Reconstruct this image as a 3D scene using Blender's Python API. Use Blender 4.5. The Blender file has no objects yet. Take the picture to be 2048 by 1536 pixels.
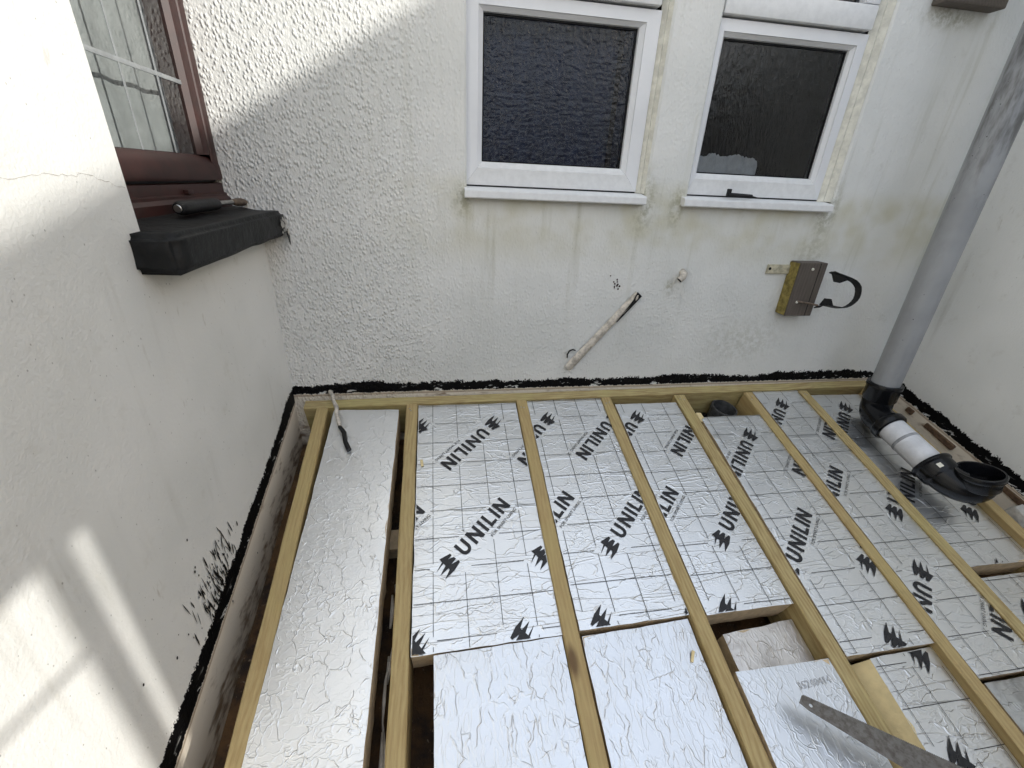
import bpy, bmesh, math, random
from mathutils import Vector, Matrix, noise
from mathutils.geometry import tessellate_polygon
random.seed(7)
scene = bpy.context.scene
COL = scene.collection
# ------------------------------------------------------------------ camera, sky, sun, exposure
TH = 0.29576183                       # pitch of the lean-to roof (about 17 degrees)
SN, CS = math.sin(TH), math.cos(TH)
cam = bpy.data.cameras.new('camera')
cam.sensor_width = 36.0
cam.lens = 864.278 / 2048 * 36.0
cam.clip_start, cam.clip_end = 0.02, 500
cam_o = bpy.data.objects.new('camera', cam); COL.objects.link(cam_o)
RX = Vector((0.98714115, -0.15402711, 0.04275507))
RY = Vector((-0.02755020, -0.42740032, -0.90364260))
RZ = Vector((0.15745899, 0.89084489, -0.42614792))
cam_o.matrix_world = Matrix(((RX.x, -RY.x, -RZ.x, 0.62277), (RX.y, -RY.y, -RZ.y, -1.74404), (RX.z, -RY.z, -RZ.z, 0.85896), (0, 0, 0, 1)))
scene.camera = cam_o
SY_ = -0.70; SZ_ = 0.567 + 0.267 * SY_      # the shade edge on both walls fixes the sun's plane
SUN = Vector((1.0, SY_, SZ_)).normalized()
w = bpy.data.worlds.new('World'); scene.world = w; w.use_nodes = True
wn = w.node_tree.nodes; bg = wn['Background']
sky = wn.new('ShaderNodeTexSky'); sky.sky_type = 'NISHITA'; sky.sun_disc = False
sky.sun_elevation = math.asin(SUN.z); sky.sun_rotation = math.atan2(SUN.x, SUN.y)
sky.air_density = 1.0; sky.dust_density = 2.0; sky.ozone_density = 1.0
# bright broken cloud thins the blue evenly over the whole sky
mxs = wn.new('ShaderNodeMix'); mxs.data_type = 'RGBA'; mxs.inputs[0].default_value = 0.55; mxs.inputs[7].default_value = (6.3, 6.75, 7.4, 1)
w.node_tree.links.new(sky.outputs[0], mxs.inputs[6]); w.node_tree.links.new(mxs.outputs[2], bg.inputs[0]); bg.inputs[1].default_value = 0.13
scene.render.engine = 'CYCLES'; cy_ = scene.cycles
cy_.use_adaptive_sampling = True; cy_.adaptive_threshold = 0.02; cy_.max_bounces = 7; cy_.diffuse_bounces = 3; cy_.glossy_bounces = 3; cy_.transmission_bounces = 3; cy_.transparent_max_bounces = 8
cy_.caustics_reflective = False; cy_.caustics_refractive = False; cy_.sample_clamp_indirect = 6.0
sl = bpy.data.lights.new('sun', 'SUN'); sl.energy = 2.0; sl.angle = math.radians(0.53); sl.color = (1.0, 0.965, 0.90)
so = bpy.data.objects.new('sun', sl); COL.objects.link(so)
so.rotation_euler = SUN.to_track_quat('Z', 'Y').to_euler(); so.location = (6, -3, 5)
scene.view_settings.view_transform = 'Standard'; scene.view_settings.look = 'None'
scene.view_settings.exposure = 0.86; scene.view_settings.gamma = 1.0

# ------------------------------------------------------------------ helpers
def rp(x, y, h=0.0):
    """point given along the roof (x across, y up the slope, h above rafter tops) in world space"""
    return Vector((x, y * CS - h * SN, y * SN + h * CS))
def link(o, parent=None):
    COL.objects.link(o)
    if parent is not None: o.parent = parent
    return o
def tag(o, label=None, cat=None, group=None, kind=None):
    if label: o['label'] = label
    if cat: o['category'] = cat
    if group: o['group'] = group
    if kind: o['kind'] = kind
    return o
def empty(name, loc=(0, 0, 0), rot=(0, 0, 0), parent=None):
    o = bpy.data.objects.new(name, None); o.location = loc; o.rotation_euler = rot; o.empty_display_size = .05
    return link(o, parent)
def obj(name, verts, faces, mat, parent=None, smooth=False, loc=(0, 0, 0), rot=(0, 0, 0)):
    me = bpy.data.meshes.new(name); me.from_pydata([tuple(v) for v in verts], [], faces); me.update()
    if smooth: me.polygons.foreach_set('use_smooth', [True] * len(me.polygons))
    me.materials.append(mat)
    o = bpy.data.objects.new(name, me); o.location = loc; o.rotation_euler = rot
    return link(o, parent)
class MB:
    def __init__(s): s.v = []; s.f = []
    def add(s, v, f):
        n = len(s.v); s.v += [Vector(p) for p in v]; s.f += [tuple(i + n for i in q) for q in f]
    def box(s, x0, x1, y0, y1, z0, z1):
        s.add([(x0, y0, z0), (x1, y0, z0), (x1, y1, z0), (x0, y1, z0), (x0, y0, z1), (x1, y0, z1), (x1, y1, z1), (x0, y1, z1)],
              [(0, 3, 2, 1), (4, 5, 6, 7), (0, 1, 5, 4), (1, 2, 6, 5), (2, 3, 7, 6), (3, 0, 4, 7)])
    def cham(s, x0, x1, y0, y1, z0, z1, c):
        """box with chamfered edges"""
        P = []; idx = {}
        xs, ys, zs = (x0, x1), (y0, y1), (z0, z1)
        bm = bmesh.new(); bmesh.ops.create_cube(bm, size=1)
        for v in bm.verts: v.co = Vector((xs[v.co.x > 0], ys[v.co.y > 0], zs[v.co.z > 0]))
        bmesh.ops.bevel(bm, geom=bm.edges[:], offset=c, segments=2, affect='EDGES', profile=0.6)
        bm.verts.index_update(); s.add([v.co.copy() for v in bm.verts], [tuple(v.index for v in f.verts) for f in bm.faces]); bm.free()
    def tube(s, pts, rad, n=16, caps=(True, True), up=None):
        pts = [Vector(p) for p in pts]; rr = rad if isinstance(rad, (list, tuple)) else [rad] * len(pts)
        base = len(s.v); prev = None
        for i, p in enumerate(pts):
            t = (pts[min(i + 1, len(pts) - 1)] - pts[max(i - 1, 0)])
            t = t.normalized() if t.length > 1e-9 else prev_t
            prev_t = t
            if prev is None:
                a = Vector(up) if up else (Vector((0, 0, 1)) if abs(t.z) < .9 else Vector((1, 0, 0)))
                u = (a - t * a.dot(t)).normalized()
            else: u = (prev - t * prev.dot(t)).normalized()
            prev = u; v = t.cross(u)
            for k in range(n):
                an = 2 * math.pi * k / n; s.v.append(p + (u * math.cos(an) + v * math.sin(an)) * rr[i])
        for i in range(len(pts) - 1):
            for k in range(n):
                a = base + i * n + k; b = base + i * n + (k + 1) % n
                s.f.append((a, b, b + n, a + n))
        if caps[0]: s.f.append(tuple(base + k for k in range(n))[::-1])
        if caps[1]: s.f.append(tuple(base + (len(pts) - 1) * n + k for k in range(n)))
    def lathe(s, org, axis, prof, n=36, cap0=False, cap1=False):
        """rings (offset along axis, radius); axis fixed, so a profile may fold back on itself"""
        axis = Vector(axis).normalized(); org = Vector(org)
        a = Vector((0, 0, 1)) if abs(axis.z) < .8 else Vector((1, 0, 0)); u = (a - axis * a.dot(axis)).normalized(); v = axis.cross(u); b = len(s.v)
        for o_, r_ in prof:
            for k in range(n): s.v.append(org + axis * o_ + (u * math.cos(2 * math.pi * k / n) + v * math.sin(2 * math.pi * k / n)) * r_)
        for i in range(len(prof) - 1):
            for k in range(n): s.f.append((b + i * n + k, b + i * n + (k + 1) % n, b + (i + 1) * n + (k + 1) % n, b + (i + 1) * n + k))
        if cap0: s.f.append(tuple(b + k for k in range(n))[::-1])
        if cap1: s.f.append(tuple(b + (len(prof) - 1) * n + k for k in range(n)))
    def build(s, name, mat, parent=None, smooth=False, loc=(0, 0, 0), rot=(0, 0, 0)):
        return obj(name, s.v, s.f, mat, parent, smooth, loc, rot)
def smooth_by_angle(o, deg=40):
    me = o.data; me.polygons.foreach_set('use_smooth', [True] * len(me.polygons))
    try: me.set_sharp_from_angle(angle=math.radians(deg))
    except Exception: pass
    return o
def bez(p0, p1, p2, p3, n):
    p0, p1, p2, p3 = map(Vector, (p0, p1, p2, p3)); out = []
    for i in range(n + 1):
        t = i / n; out.append(p0 * (1 - t) ** 3 + p1 * 3 * t * (1 - t) ** 2 + p2 * 3 * t * t * (1 - t) + p3 * t ** 3)
    return out

# ------------------------------------------------------------------ node material helpers
class NT:
    def __init__(s, name):
        s.m = bpy.data.materials.new(name); s.m.use_nodes = True; s.t = s.m.node_tree
        s.b = s.t.nodes['Principled BSDF']; s.out = s.t.nodes['Material Output']
    def n(s, typ, props=None, **inp):
        nd = s.t.nodes.new('ShaderNode' + typ)
        for k, v in (props or {}).items(): setattr(nd, k, v)
        for k, v in inp.items(): s.set(nd, k, v)
        return nd
    def set(s, nd, k, v):
        key = int(k[1:]) if (k[0] == 'i' and k[1:].isdigit()) else k.replace('_', ' ')
        sock = nd.inputs[key]
        if hasattr(v, 'is_output'): s.t.links.new(v, sock)
        else: sock.default_value = v
    def math(s, op, a, b=None, c=None, clamp=False):
        kw = {'i0': a}
        if b is not None: kw['i1'] = b
        if c is not None: kw['i2'] = c
        return s.n('Math', {'operation': op, 'use_clamp': clamp}, **kw).outputs[0]
    def mix(s, f, a, b, typ='MIX'):
        nd = s.t.nodes.new('ShaderNodeMix'); nd.data_type = 'RGBA'; nd.blend_type = typ
        for i, v in ((0, f), (6, a), (7, b)):
            if hasattr(v, 'is_output'): s.t.links.new(v, nd.inputs[i])
            else: nd.inputs[i].default_value = (v if i == 0 else (tuple(v) + (1,) if len(v) == 3 else v))
        return nd.outputs[2]
    def rng(s, v, a, b, c=0.0, d=1.0, smooth=True):
        nd = s.n('MapRange', {'interpolation_type': 'SMOOTHSTEP' if smooth else 'LINEAR'}, i0=v, i1=a, i2=b, i3=c, i4=d)
        return nd.outputs[0]
    def noise(s, vec, scale, detail=3, rough=.55, dist=0.0, col=False):
        nd = s.n('TexNoise', None, Vector=vec, Scale=scale, Detail=detail, Roughness=rough, Distortion=dist)
        return nd.outputs[1 if col else 0]
    def vor(s, vec, scale, feature='F1', rnd=1.0):
        return s.n('TexVoronoi', {'feature': feature}, Vector=vec, Scale=scale, Randomness=rnd)
    def mapv(s, vec, scale=(1, 1, 1), loc=(0, 0, 0), rot=(0, 0, 0)):
        return s.n('Mapping', None, Vector=vec, Location=loc, Rotation=rot, Scale=scale).outputs[0]
    def objco(s): return s.n('TexCoord').outputs['Object']
    def pos(s): return s.n('NewGeometry').outputs['Position']
    def rand(s): return s.n('ObjectInfo').outputs['Random']
    def bump(s, h, dist, strength=1.0, normal=None):
        nd = s.n('Bump', None, Height=h, Distance=dist, Strength=strength)
        if normal is not None: s.t.links.new(normal, nd.inputs['Normal'])
        return nd.outputs[0]
    def fin(s, **kw):
        for k, v in kw.items():
            if isinstance(v, tuple) and len(v) == 3: v = v + (1,)
            s.set(s.b, k, v)
        return s.m

def simple(name, col, rough=.5, metal=0.0, var=.12, scale=25, bump=0.0, bscale=80, spec=.5):
    t = NT(name); p = t.objco()
    n = t.noise(p, scale, 4, .6)
    f = t.rng(n, .3, .7, 1 - var, 1 + var)
    c = t.mix(1.0, col, (1, 1, 1), 'MULTIPLY')
    c = t.n('VectorMath', {'operation': 'SCALE'}, i0=c, Scale=f).outputs[0]
    kw = dict(Base_Color=c, Roughness=rough, Metallic=metal); 
    if bump: kw['Normal'] = t.bump(t.noise(p, bscale, 4, .6), bump)
    t.b.inputs['Specular IOR Level'].default_value = spec
    return t.fin(**kw)

def wall_material(name, lo, hi, which):
    """white masonry paint on render; a bitumen band follows the roof line (height over the roof plane between lo and hi)"""
    t = NT(name); p = t.pos(); sp = t.n('SeparateXYZ', None, Vector=p).outputs
    X, Y, Z = sp[0], sp[1], sp[2]
    h = t.math('ADD', t.math('MULTIPLY', Y, -SN), t.math('MULTIPLY', Z, CS))
    along = X if which == 'back' else Y
    # ---- colour of paint and dirt
    big = t.noise(p, 2.2, 2, .6)
    c = t.mix(t.rng(big, .35, .7), (.80, .80, .775), (.72, .725, .70))
    med = t.noise(p, 14, 3, .65)
    c = t.mix(t.rng(med, .58, .80, 0, .30), c, (.52, .50, .44))
    # vertical grime runs
    run = t.noise(t.mapv(p, (16, 16, 1.1)), 1.0, 3, .62)
    runm = t.rng(run, .52, .80)
    if which == 'back':
        wgt = t.rng(Z, .25, .84, .1, 1.0); wgt = t.math('MULTIPLY', wgt, t.rng(X, .25, .8, .12, 1.0))
        wgt = t.math('MULTIPLY', wgt, t.rng(Z, .86, 1.3, 1.0, .45))
        c = t.mix(t.math('MULTIPLY', t.math('MULTIPLY', runm, wgt), .68), c, (.34, .33, .22))
        tz = t.math('MULTIPLY', t.math('MULTIPLY', t.rng(Z, .50, .74, 0, 1), t.rng(Z, .80, .90, 1, 0)), t.rng(X, .3, .75))
        c = t.mix(t.math('MULTIPLY', tz, t.rng(t.noise(p, 6, 2, .6), .35, .65, .15, .70)), c, (.58, .55, .40))
        # algae and dirt gathered at the ends of the two sills
        pn = t.rng(t.noise(p, 38, 3, .7), .38, .62)
        for sx, sz, rx, rz in ((.715, .79, .05, .09), (1.43, .80, .06, .16), (1.565, .79, .05, .11), (2.255, .80, .07, .16), (2.24, .62, .12, .10), (2.02, .22, .28, .15), (1.60, .47, .03, .05), (2.5, 1.47, .16, .05)):
            dx = t.math('DIVIDE', t.math('SUBTRACT', X, sx), rx); dz = t.math('DIVIDE', t.math('SUBTRACT', Z, sz), rz)
            r = t.math('SQRT', t.math('ADD', t.math('MULTIPLY', dx, dx), t.math('MULTIPLY', dz, dz)))
            mk = t.math('MULTIPLY', t.rng(r, .1, 1.1, 1, 0), pn)
            c = t.mix(t.math('MULTIPLY', mk, .26 if (sx, sz) in ((2.02, .22), (2.24, .62)) else .55), c, (.25, .24, .13))
    else:
        wgt = t.rng(t.noise(p, 2.7, 2, .5), .46, .66)
        c = t.mix(t.math('MULTIPLY', t.math('MULTIPLY', runm, wgt), .38), c, (.40, .385, .33))
        scf = t.noise(t.mapv(p, (30, 30, 9), (0, 0, 0), (.6, 0, 0)), 1.0, 3, .7)
        c = t.mix(t.math('MULTIPLY', t.rng(scf, .62, .76), t.math('MULTIPLY', t.rng(t.noise(p, 3.4, 2, .6), .48, .62), .45)), c, (.38, .34, .27))
    # specks
    v = t.vor(t.mapv(p, (1, 1, .7)), 85); vc = t.n('SeparateColor', None, Color=v.outputs['Color']).outputs
    sk = t.math('MULTIPLY', t.rng(t.math('DIVIDE', v.outputs['Distance'], t.math('ADD', t.math('MULTIPLY', vc[1], .9), .2)), .06, .17, 1, 0), t.rng(vc[0], .86, .95))
    c = t.mix(t.math('MULTIPLY', sk, .55 if which != 'back' else .35), c, (.16, .15, .125))
    # ---- below the bitumen the old wall: dirty, pinkish
    dn = t.noise(t.mapv(p, (9, 9, 22)), 1.0, 3, .65)
    deep = t.rng(t.math('SUBTRACT', lo, h), .06, .17)
    old = t.mix(t.rng(t.math('ADD', dn, t.math('MULTIPLY', deep, .16)), .56, .78), (.82, .74, .62), (.28, .20, .13))
    old = t.mix(t.math('MULTIPLY', t.rng(t.math('SUBTRACT', lo + .0, h), -.006, .012, 0, 1), t.rng(t.math('SUBTRACT', lo, h), .006, .014, 1, 0)), old, (.30, .22, .14))
    # ---- ragged band
    e1 = t.noise(p, 34, 3, .75); e2 = t.noise(p, 150, 2, .6); e3 = t.noise(p, 5, 1, .6)
    top = t.math('ADD', hi, t.math('ADD', t.math('MULTIPLY', t.math('SUBTRACT', e1, .5), .046), t.math('ADD', t.math('MULTIPLY', t.math('SUBTRACT', e2, .5), .030), t.math('MULTIPLY', t.math('SUBTRACT', e3, .5), .044))))
    bot = t.math('ADD', lo, t.math('ADD', t.math('MULTIPLY', t.math('SUBTRACT', e1, .5), .016), t.math('MULTIPLY', t.math('SUBTRACT', e2, .45), .012)))
    under = t.rng(t.math('SUBTRACT', h, bot), -.001, .001)
    band = t.math('MULTIPLY', under, t.rng(t.math('SUBTRACT', top, h), -.001, .001))
    miss = t.noise(t.mapv(p, (14, 14, 40)), 1.0, 3, .7)                     # places the brush skipped
    band = t.math('MULTIPLY', band, t.math('SUBTRACT', 1.0, t.math('MULTIPLY', t.rng(miss, .60, .63), t.rng(t.math('SUBTRACT', h, lo), .0, .035, 1, 0))))
    c = t.mix(under, old, c)
    c = t.mix(band, c, (.0035, .0035, .004))
    # ---- relief
    q = t.mapv(p, (1, 1, .70))
    n1 = t.noise(q, 88, 2, .6); n2 = t.noise(p, 16, 2, .5)
    if which == 'back':
        vs = t.n('TexVoronoi', {'feature': 'F1'}, Vector=q, Scale=98).outputs['Distance']
        blobs = t.rng(vs, .05, .62, 1, 0)
        msk = t.math('ADD', t.rng(t.math('ADD', X, t.math('MULTIPLY', t.math('SUBTRACT', n2, .5), .22)), .36, .74, 1.45, .36), t.math('MULTIPLY', t.rng(Z, .35, .62, 1, 0), .30))
        hh = t.math('ADD', t.math('MULTIPLY', t.math('ADD', t.math('MULTIPLY', blobs, .75), n1), msk), t.math('MULTIPLY', n2, .9))
        dist = .0029
    else:
        hh = t.math('ADD', t.math('MULTIPLY', t.noise(p, 130, 2, .6), .42), t.math('MULTIPLY', n2, .55))
        dist = .0030
    nrm = t.bump(hh, dist)
    rough = t.mix(band, (.85, .85, .85), (.6, .6, .6))
    t.set(t.b, 'Specular_IOR_Level', t.rng(band, 0, 1, .35, .12))
    return t.fin(Base_Color=c, Roughness=rough, Normal=nrm)

def wood_material(name, base=(.50, .41, .20), dark=(.30, .215, .09), seed=0.0, weather=0.0):
    """timber, grain along local Y"""
    t = NT(name); p = t.objco(); r = t.rand()
    off = t.n('CombineXYZ', None, X=t.math('MULTIPLY', r, 37.0), Y=t.math('MULTIPLY', r, 91.0), Z=t.math('MULTIPLY', r, 13.0)).outputs[0]
    q = t.n('VectorMath', {'operation': 'ADD'}, i0=p, i1=off).outputs[0]
    wv = t.n('VectorMath', {'operation': 'ADD'}, i0=t.mapv(q, (1, .10, 1)), i1=t.n('VectorMath', {'operation': 'SCALE'}, i0=t.noise(t.mapv(q, (1, .35, 1)), 5.0, 2, .5, col=True), Scale=.055).outputs[0]).outputs[0]
    g1 = t.noise(wv, 120, 3, .6); g2 = t.noise(t.mapv(q, (1, .03, 1)), 300, 2, .5); b = t.noise(q, 3.5, 3, .6)
    rings = t.n('TexWave', {'wave_type': 'RINGS', 'rings_direction': 'Y'}, Vector=wv, Scale=26, Distortion=1.5, Detail=2).outputs['Fac']
    f = t.math('ADD', t.math('MULTIPLY', t.rng(g1, .38, .64), .62), t.math('MULTIPLY', rings, .45))
    c = t.mix(f, base, dark)
    c = t.mix(t.rng(b, .42, .68, 0, .5), c, (base[0] * .95, base[1] * 1.04, base[2] * .85))
    if not weather: c = t.mix(t.rng(r, 0, 1, 0, .6, False), c, (.44, .305, .135))
    c = t.mix(t.rng(g2, .55, .75, 0, .3), c, dark)
    v = t.vor(t.mapv(q, (7, 2.6, 7)), 1.0); kn = t.math('MULTIPLY', t.rng(v.outputs['Distance'], .05, .15, 1, 0), t.rng(t.n('SeparateColor', None, Color=v.outputs['Color']).outputs[0], .34, .38))
    c = t.mix(t.math('MULTIPLY', kn, .85), c, (.10, .05, .02))
    if weather: c = t.mix(weather, c, (.20, .17, .14))
    return t.fin(Base_Color=c, Roughness=.72, Normal=t.bump(t.math('ADD', g1, t.math('MULTIPLY', g2, .6)), .0012))

def foil_material(name, kind='print', tint=(.85, .865, .88), rough=.24, dirt=0.0):
    t = NT(name); p = t.objco(); r = t.rand()
    off = t.n('CombineXYZ', None, X=t.math('MULTIPLY', r, 17.0), Y=t.math('MULTIPLY', r, 23.0), Z=0.0).outputs[0]
    q = t.n('VectorMath', {'operation': 'ADD'}, i0=p, i1=off).outputs[0]
    def ridge(vec, scale, width, dist=.0, detail=2):
        n = t.noise(vec, scale, detail, .5, dist)
        return t.rng(t.math('ABSOLUTE', t.math('SUBTRACT', n, .5)), 0, width, 1, 0)
    def crease(stretch, scale, width, warp, brks, b0=.42, b1=.58):
        wq = t.n('VectorMath', {'operation': 'ADD'}, i0=q, i1=t.n('VectorMath', {'operation': 'SCALE'}, i0=t.noise(q, 16, 2, .65, col=True), Scale=warp).outputs[0]).outputs[0]
        v = t.n('TexVoronoi', {'feature': 'DISTANCE_TO_EDGE'}, Vector=t.mapv(wq, stretch), Scale=scale).outputs[0]
        return t.math('MULTIPLY', t.rng(v, 0, width, 1, 0), t.rng(t.noise(q, brks, 1, .5), b0, b1))
    if kind == 'print':          # fine ripples running across the board, some long creases
        e = crease((.40, 1.3, 1), 21, .042, .045, 24, .36, .58); b = ridge(t.mapv(q, (.14, 1.3, 1)), 11, .014, .3, 2)
        c_ = ridge(t.mapv(q, (.8, 1.2, 1)), 44, .06, .5, 1)
        gate = t.rng(t.noise(q, 5, 1, .5), .40, .66, .12, 1)
        h = t.math('ADD', t.math('MULTIPLY', e, 1.0), t.math('ADD', t.math('MULTIPLY', b, .8), t.math('MULTIPLY', t.math('MULTIPLY', c_, gate), .50)))
        d = .0010
    elif kind == 'crackle':      # plain foil of the long board: net of crisp broken creases
        e = crease((1.1, .8, 1), 18, .034, .075, 30, .38, .56); b = ridge(t.mapv(q, (.7, 1.2, 1)), 46, .05, .8, 1)
        gate = t.rng(t.noise(q, 4.5, 1, .5), .36, .60, .25, 1)
        h = t.math('ADD', t.math('MULTIPLY', e, 1.1), t.math('MULTIPLY', t.math('MULTIPLY', b, gate), .55))
        d = .0009
    else:                        # 'long': creases running along the board
        e = crease((1.25, .42, 1), 21, .034, .05, 26, .38, .58); c_ = ridge(t.mapv(q, (1.3, .55, 1)), 42, .06, .6, 1)
        e2 = crease((.45, .8, 1), 9, .014, .08, 12, .46, .60)
        h = t.math('ADD', t.math('MULTIPLY', e, 1.0), t.math('ADD', t.math('MULTIPLY', e2, .7), t.math('MULTIPLY', c_, .42)))
        d = .00095
    h = t.math('ADD', h, t.math('MULTIPLY', t.noise(q, 7, 1, .5), .9))
    col = t.mix(0.0, tint, tint)
    ro = t.rng(t.noise(q, 7, 2, .6), .3, .7, rough * .9, rough * 1.12)
    if dirt:
        dm = t.rng(t.noise(q, 10, 3, .7), .42, .66)
        col = t.mix(t.math('MULTIPLY', dm, dirt), col, (.16, .13, .10)); ro = t.math('ADD', ro, t.math('MULTIPLY', dm, dirt * .35))
    return t.fin(Base_Color=col, Metallic=1.0, Roughness=ro, Normal=t.bump(h, d))

def glass_material(name, tint, scale, dist, stretch=(1, 1, 1), gloss_rough=.02, ior=1.52, clear=.85):
    """pane: fresnel reflection over a tinted see-through sheet, relief on the outside"""
    t = NT(name); p = t.objco(); q = t.mapv(p, stretch)
    h = t.math('ADD', t.noise(q, scale, 2, .5, .6), t.math('MULTIPLY', t.noise(q, scale * 2.6, 2, .5), .35))
    nb = t.bump(h, dist)
    fr = t.n('Fresnel', None, IOR=ior, Normal=nb).outputs[0]
    gl = t.n('BsdfGlossy', None, Color=(1, 1, 1, 1), Roughness=gloss_rough, Normal=nb).outputs[0]
    tr = t.n('BsdfTransparent', None, Color=tuple(x * clear for x in tint) + (1,)).outputs[0]
    mx = t.n('MixShader', None, i0=fr, i1=tr, i2=gl).outputs[0]
    t.t.links.new(mx, t.out.inputs['Surface'])
    return t.m

M = {}
M['back'] = wall_material('painted_render_back', 0.003, 0.044, 'back')
M['left'] = wall_material('painted_render_left', -0.030, 0.034, 'left')
M['right'] = wall_material('painted_render_right', -0.004, 0.050, 'right')
M['wood'] = wood_material('treated_pine')
M['oldwood'] = wood_material('weathered_timber', (.095, .076, .068), (.045, .034, .030), weather=.25)
M['moss'] = simple('mossy_end_grain', (.24, .19, .055), .9, var=.45, scale=40, bump=.002)
M['foil_print'] = foil_material('foil_printed', 'print', rough=.38)
M['foil_crackle'] = foil_material('foil_creased', 'crackle', (.90, .905, .905), .40)
M['foil_long'] = foil_material('foil_long_creases', 'long', (.80, .825, .86), .40)
M['foil_dirty'] = foil_material('foil_dirty', 'long', (.74, .71, .68), .40, .30)
M['foil_grey'] = foil_material('foil_scuffed', 'crackle', (.62, .63, .63), .42, .45)
M['ink'] = simple('black_print', (.012, .012, .015), .45, var=.3, scale=60)
M['faint'] = simple('faint_dot_print', (.55, .56, .58), .5, var=.2)
M['foam'] = simple('pir_foam', (.58, .45, .29), .9, var=.14, scale=45, bump=.0016, bscale=160)
M['foam_new'] = simple('pir_foam_fresh_cut', (.74, .60, .33), .9, var=.08, scale=30, bump=.001, bscale=220)
M['upvc'] = simple('white_upvc', (.80, .81, .83), .28, var=.03, scale=6)
M['upvc_dirty'] = simple('grubby_upvc', (.77, .775, .775), .35, var=.045, scale=40)
M['seal'] = simple('yellowed_sealant', (.72, .70, .61), .6, var=.14, scale=30, bump=.0015, bscale=70)
M['gasket'] = simple('black_gasket', (.008, .008, .009), .5, spec=.25)
M['obscure'] = glass_material('obscure_glass', (.70, .74, .80), 84, .0034, (1, 1, .8), .06)
M['obscure2'] = glass_material('fine_obscure_glass', (.86, .88, .90), 60, .0022, (1.6, 1, .5), .06)
M['clear'] = glass_material('leaded_glass', (.86, .88, .88), 3, .0015, (1, 1, 1), .01)
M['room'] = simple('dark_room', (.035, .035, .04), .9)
M['blind'] = simple('navy_sky_sheet', (.030, .050, .115), .8, var=.2)
M['net'] = simple('net_curtain', (.60, .63, .62), .9, var=.12, scale=14)
M['towel'] = simple('white_towel', (.86, .88, .88), .9, var=.1, bump=.004, bscale=60)
M['maroon'] = simple('maroon_frame', (.034, .0095, .0075), .5, var=.25, scale=22)
M['lead'] = simple('lead_strip', (.36, .38, .39), .45, .4)
M['tar'] = simple('bitumen_paint', (.006, .0065, .007), .55, var=.5, scale=18, bump=.005, bscale=26, spec=.28)
M['grey_pvc'] = None
M['white_pvc'] = simple('white_pipe', (.66, .67, .70), .38, var=.10, scale=22)
M['black_pvc'] = simple('black_pipe', (.005, .0055, .007), .24, var=.3, scale=30, spec=.32)
M['steel'] = simple('steel', (.45, .44, .42), .35, 1.0, .2)
M['rust'] = simple('rusty_steel', (.16, .12, .09), .6, .6, .4, 60)
M['saw'] = None
M['brown'] = None
M['paint_white'] = simple('flaking_white_paint', (.55, .50, .43), .8, var=.35, scale=45, bump=.002, bscale=90)
M['strap'] = simple('stained_painted_strap', (.50, .46, .34), .75, var=.3, scale=50, bump=.0015)
M['bead'] = simple('dried_sealant', (.60, .54, .46), .8, var=.2, bump=.002)
M['brick'] = simple('bare_brick', (.13, .078, .045), .9, var=.4, scale=60, bump=.004, bscale=70)
M['block'] = simple('pale_render_lump', (.52, .50, .46), .9, var=.2, bump=.003)
M['grip'] = simple('black_grip', (.010, .010, .011), .5, var=.2, bump=.001, spec=.3)
t = NT('soil_pipe_grey'); p = t.objco()
streak = t.noise(t.mapv(p, (9, 9, 2.2)), 1.0, 5, .7); z = t.n('SeparateXYZ', None, Vector=t.pos()).outputs[2]
c = t.mix(t.rng(t.noise(p, 5, 4, .6), .35, .7), (.36, .37, .385), (.30, .31, .325))
g = t.math('MULTIPLY', t.rng(streak, .48, .66), t.rng(z, .55, 1.35, .12, 1.0))
c = t.mix(t.math('MULTIPLY', g, .85), c, (.035, .032, .026))
v = t.vor(p, 60); c = t.mix(t.math('MULTIPLY', t.rng(v.outputs['Distance'], .06, .16, 1, 0), t.rng(t.n('SeparateColor', None, Color=v.outputs['Color']).outputs[0], .82, .9)), c, (.03, .03, .03))
M['grey_pvc'] = t.fin(Base_Color=c, Roughness=.42, Normal=t.bump(t.noise(p, 14, 3), .001))
t = NT('saw_steel'); p = t.objco()
n1 = t.noise(p, 60, 5, .7); n2 = t.noise(t.mapv(p, (2, 60, 1)), 6, 3, .6)
c = t.mix(t.rng(n1, .36, .68), (.19, .178, .162), (.125, .108, .092)); c = t.mix(t.rng(n2, .5, .8, 0, .35), c, (.25, .24, .225))
M['saw'] = t.fin(Base_Color=c, Metallic=.75, Roughness=t.rng(n1, .3, .7, .36, .62), Normal=t.bump(n1, .0006))
t = NT('void_deck'); p = t.pos()
n1 = t.noise(p, 7, 6, .7); n2 = t.noise(p, 60, 4, .7)
c = t.mix(t.rng(n1, .35, .66), (.17, .088, .034), (.035, .024, .018)); c = t.mix(t.rng(n2, .6, .72), c, (.30, .22, .15))
M['brown'] = t.fin(Base_Color=c, Roughness=.9, Normal=t.bump(n2, .004))
M['ground'] = simple('garden_paving', (.16, .155, .14), .95, var=.2, scale=1.5)
M['nbr'] = simple('neighbour_render', (.42, .40, .36), .9, var=.08, scale=2)
M['tiles'] = simple('slate_roof', (.09, .09, .10), .7, var=.2, scale=6)

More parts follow.
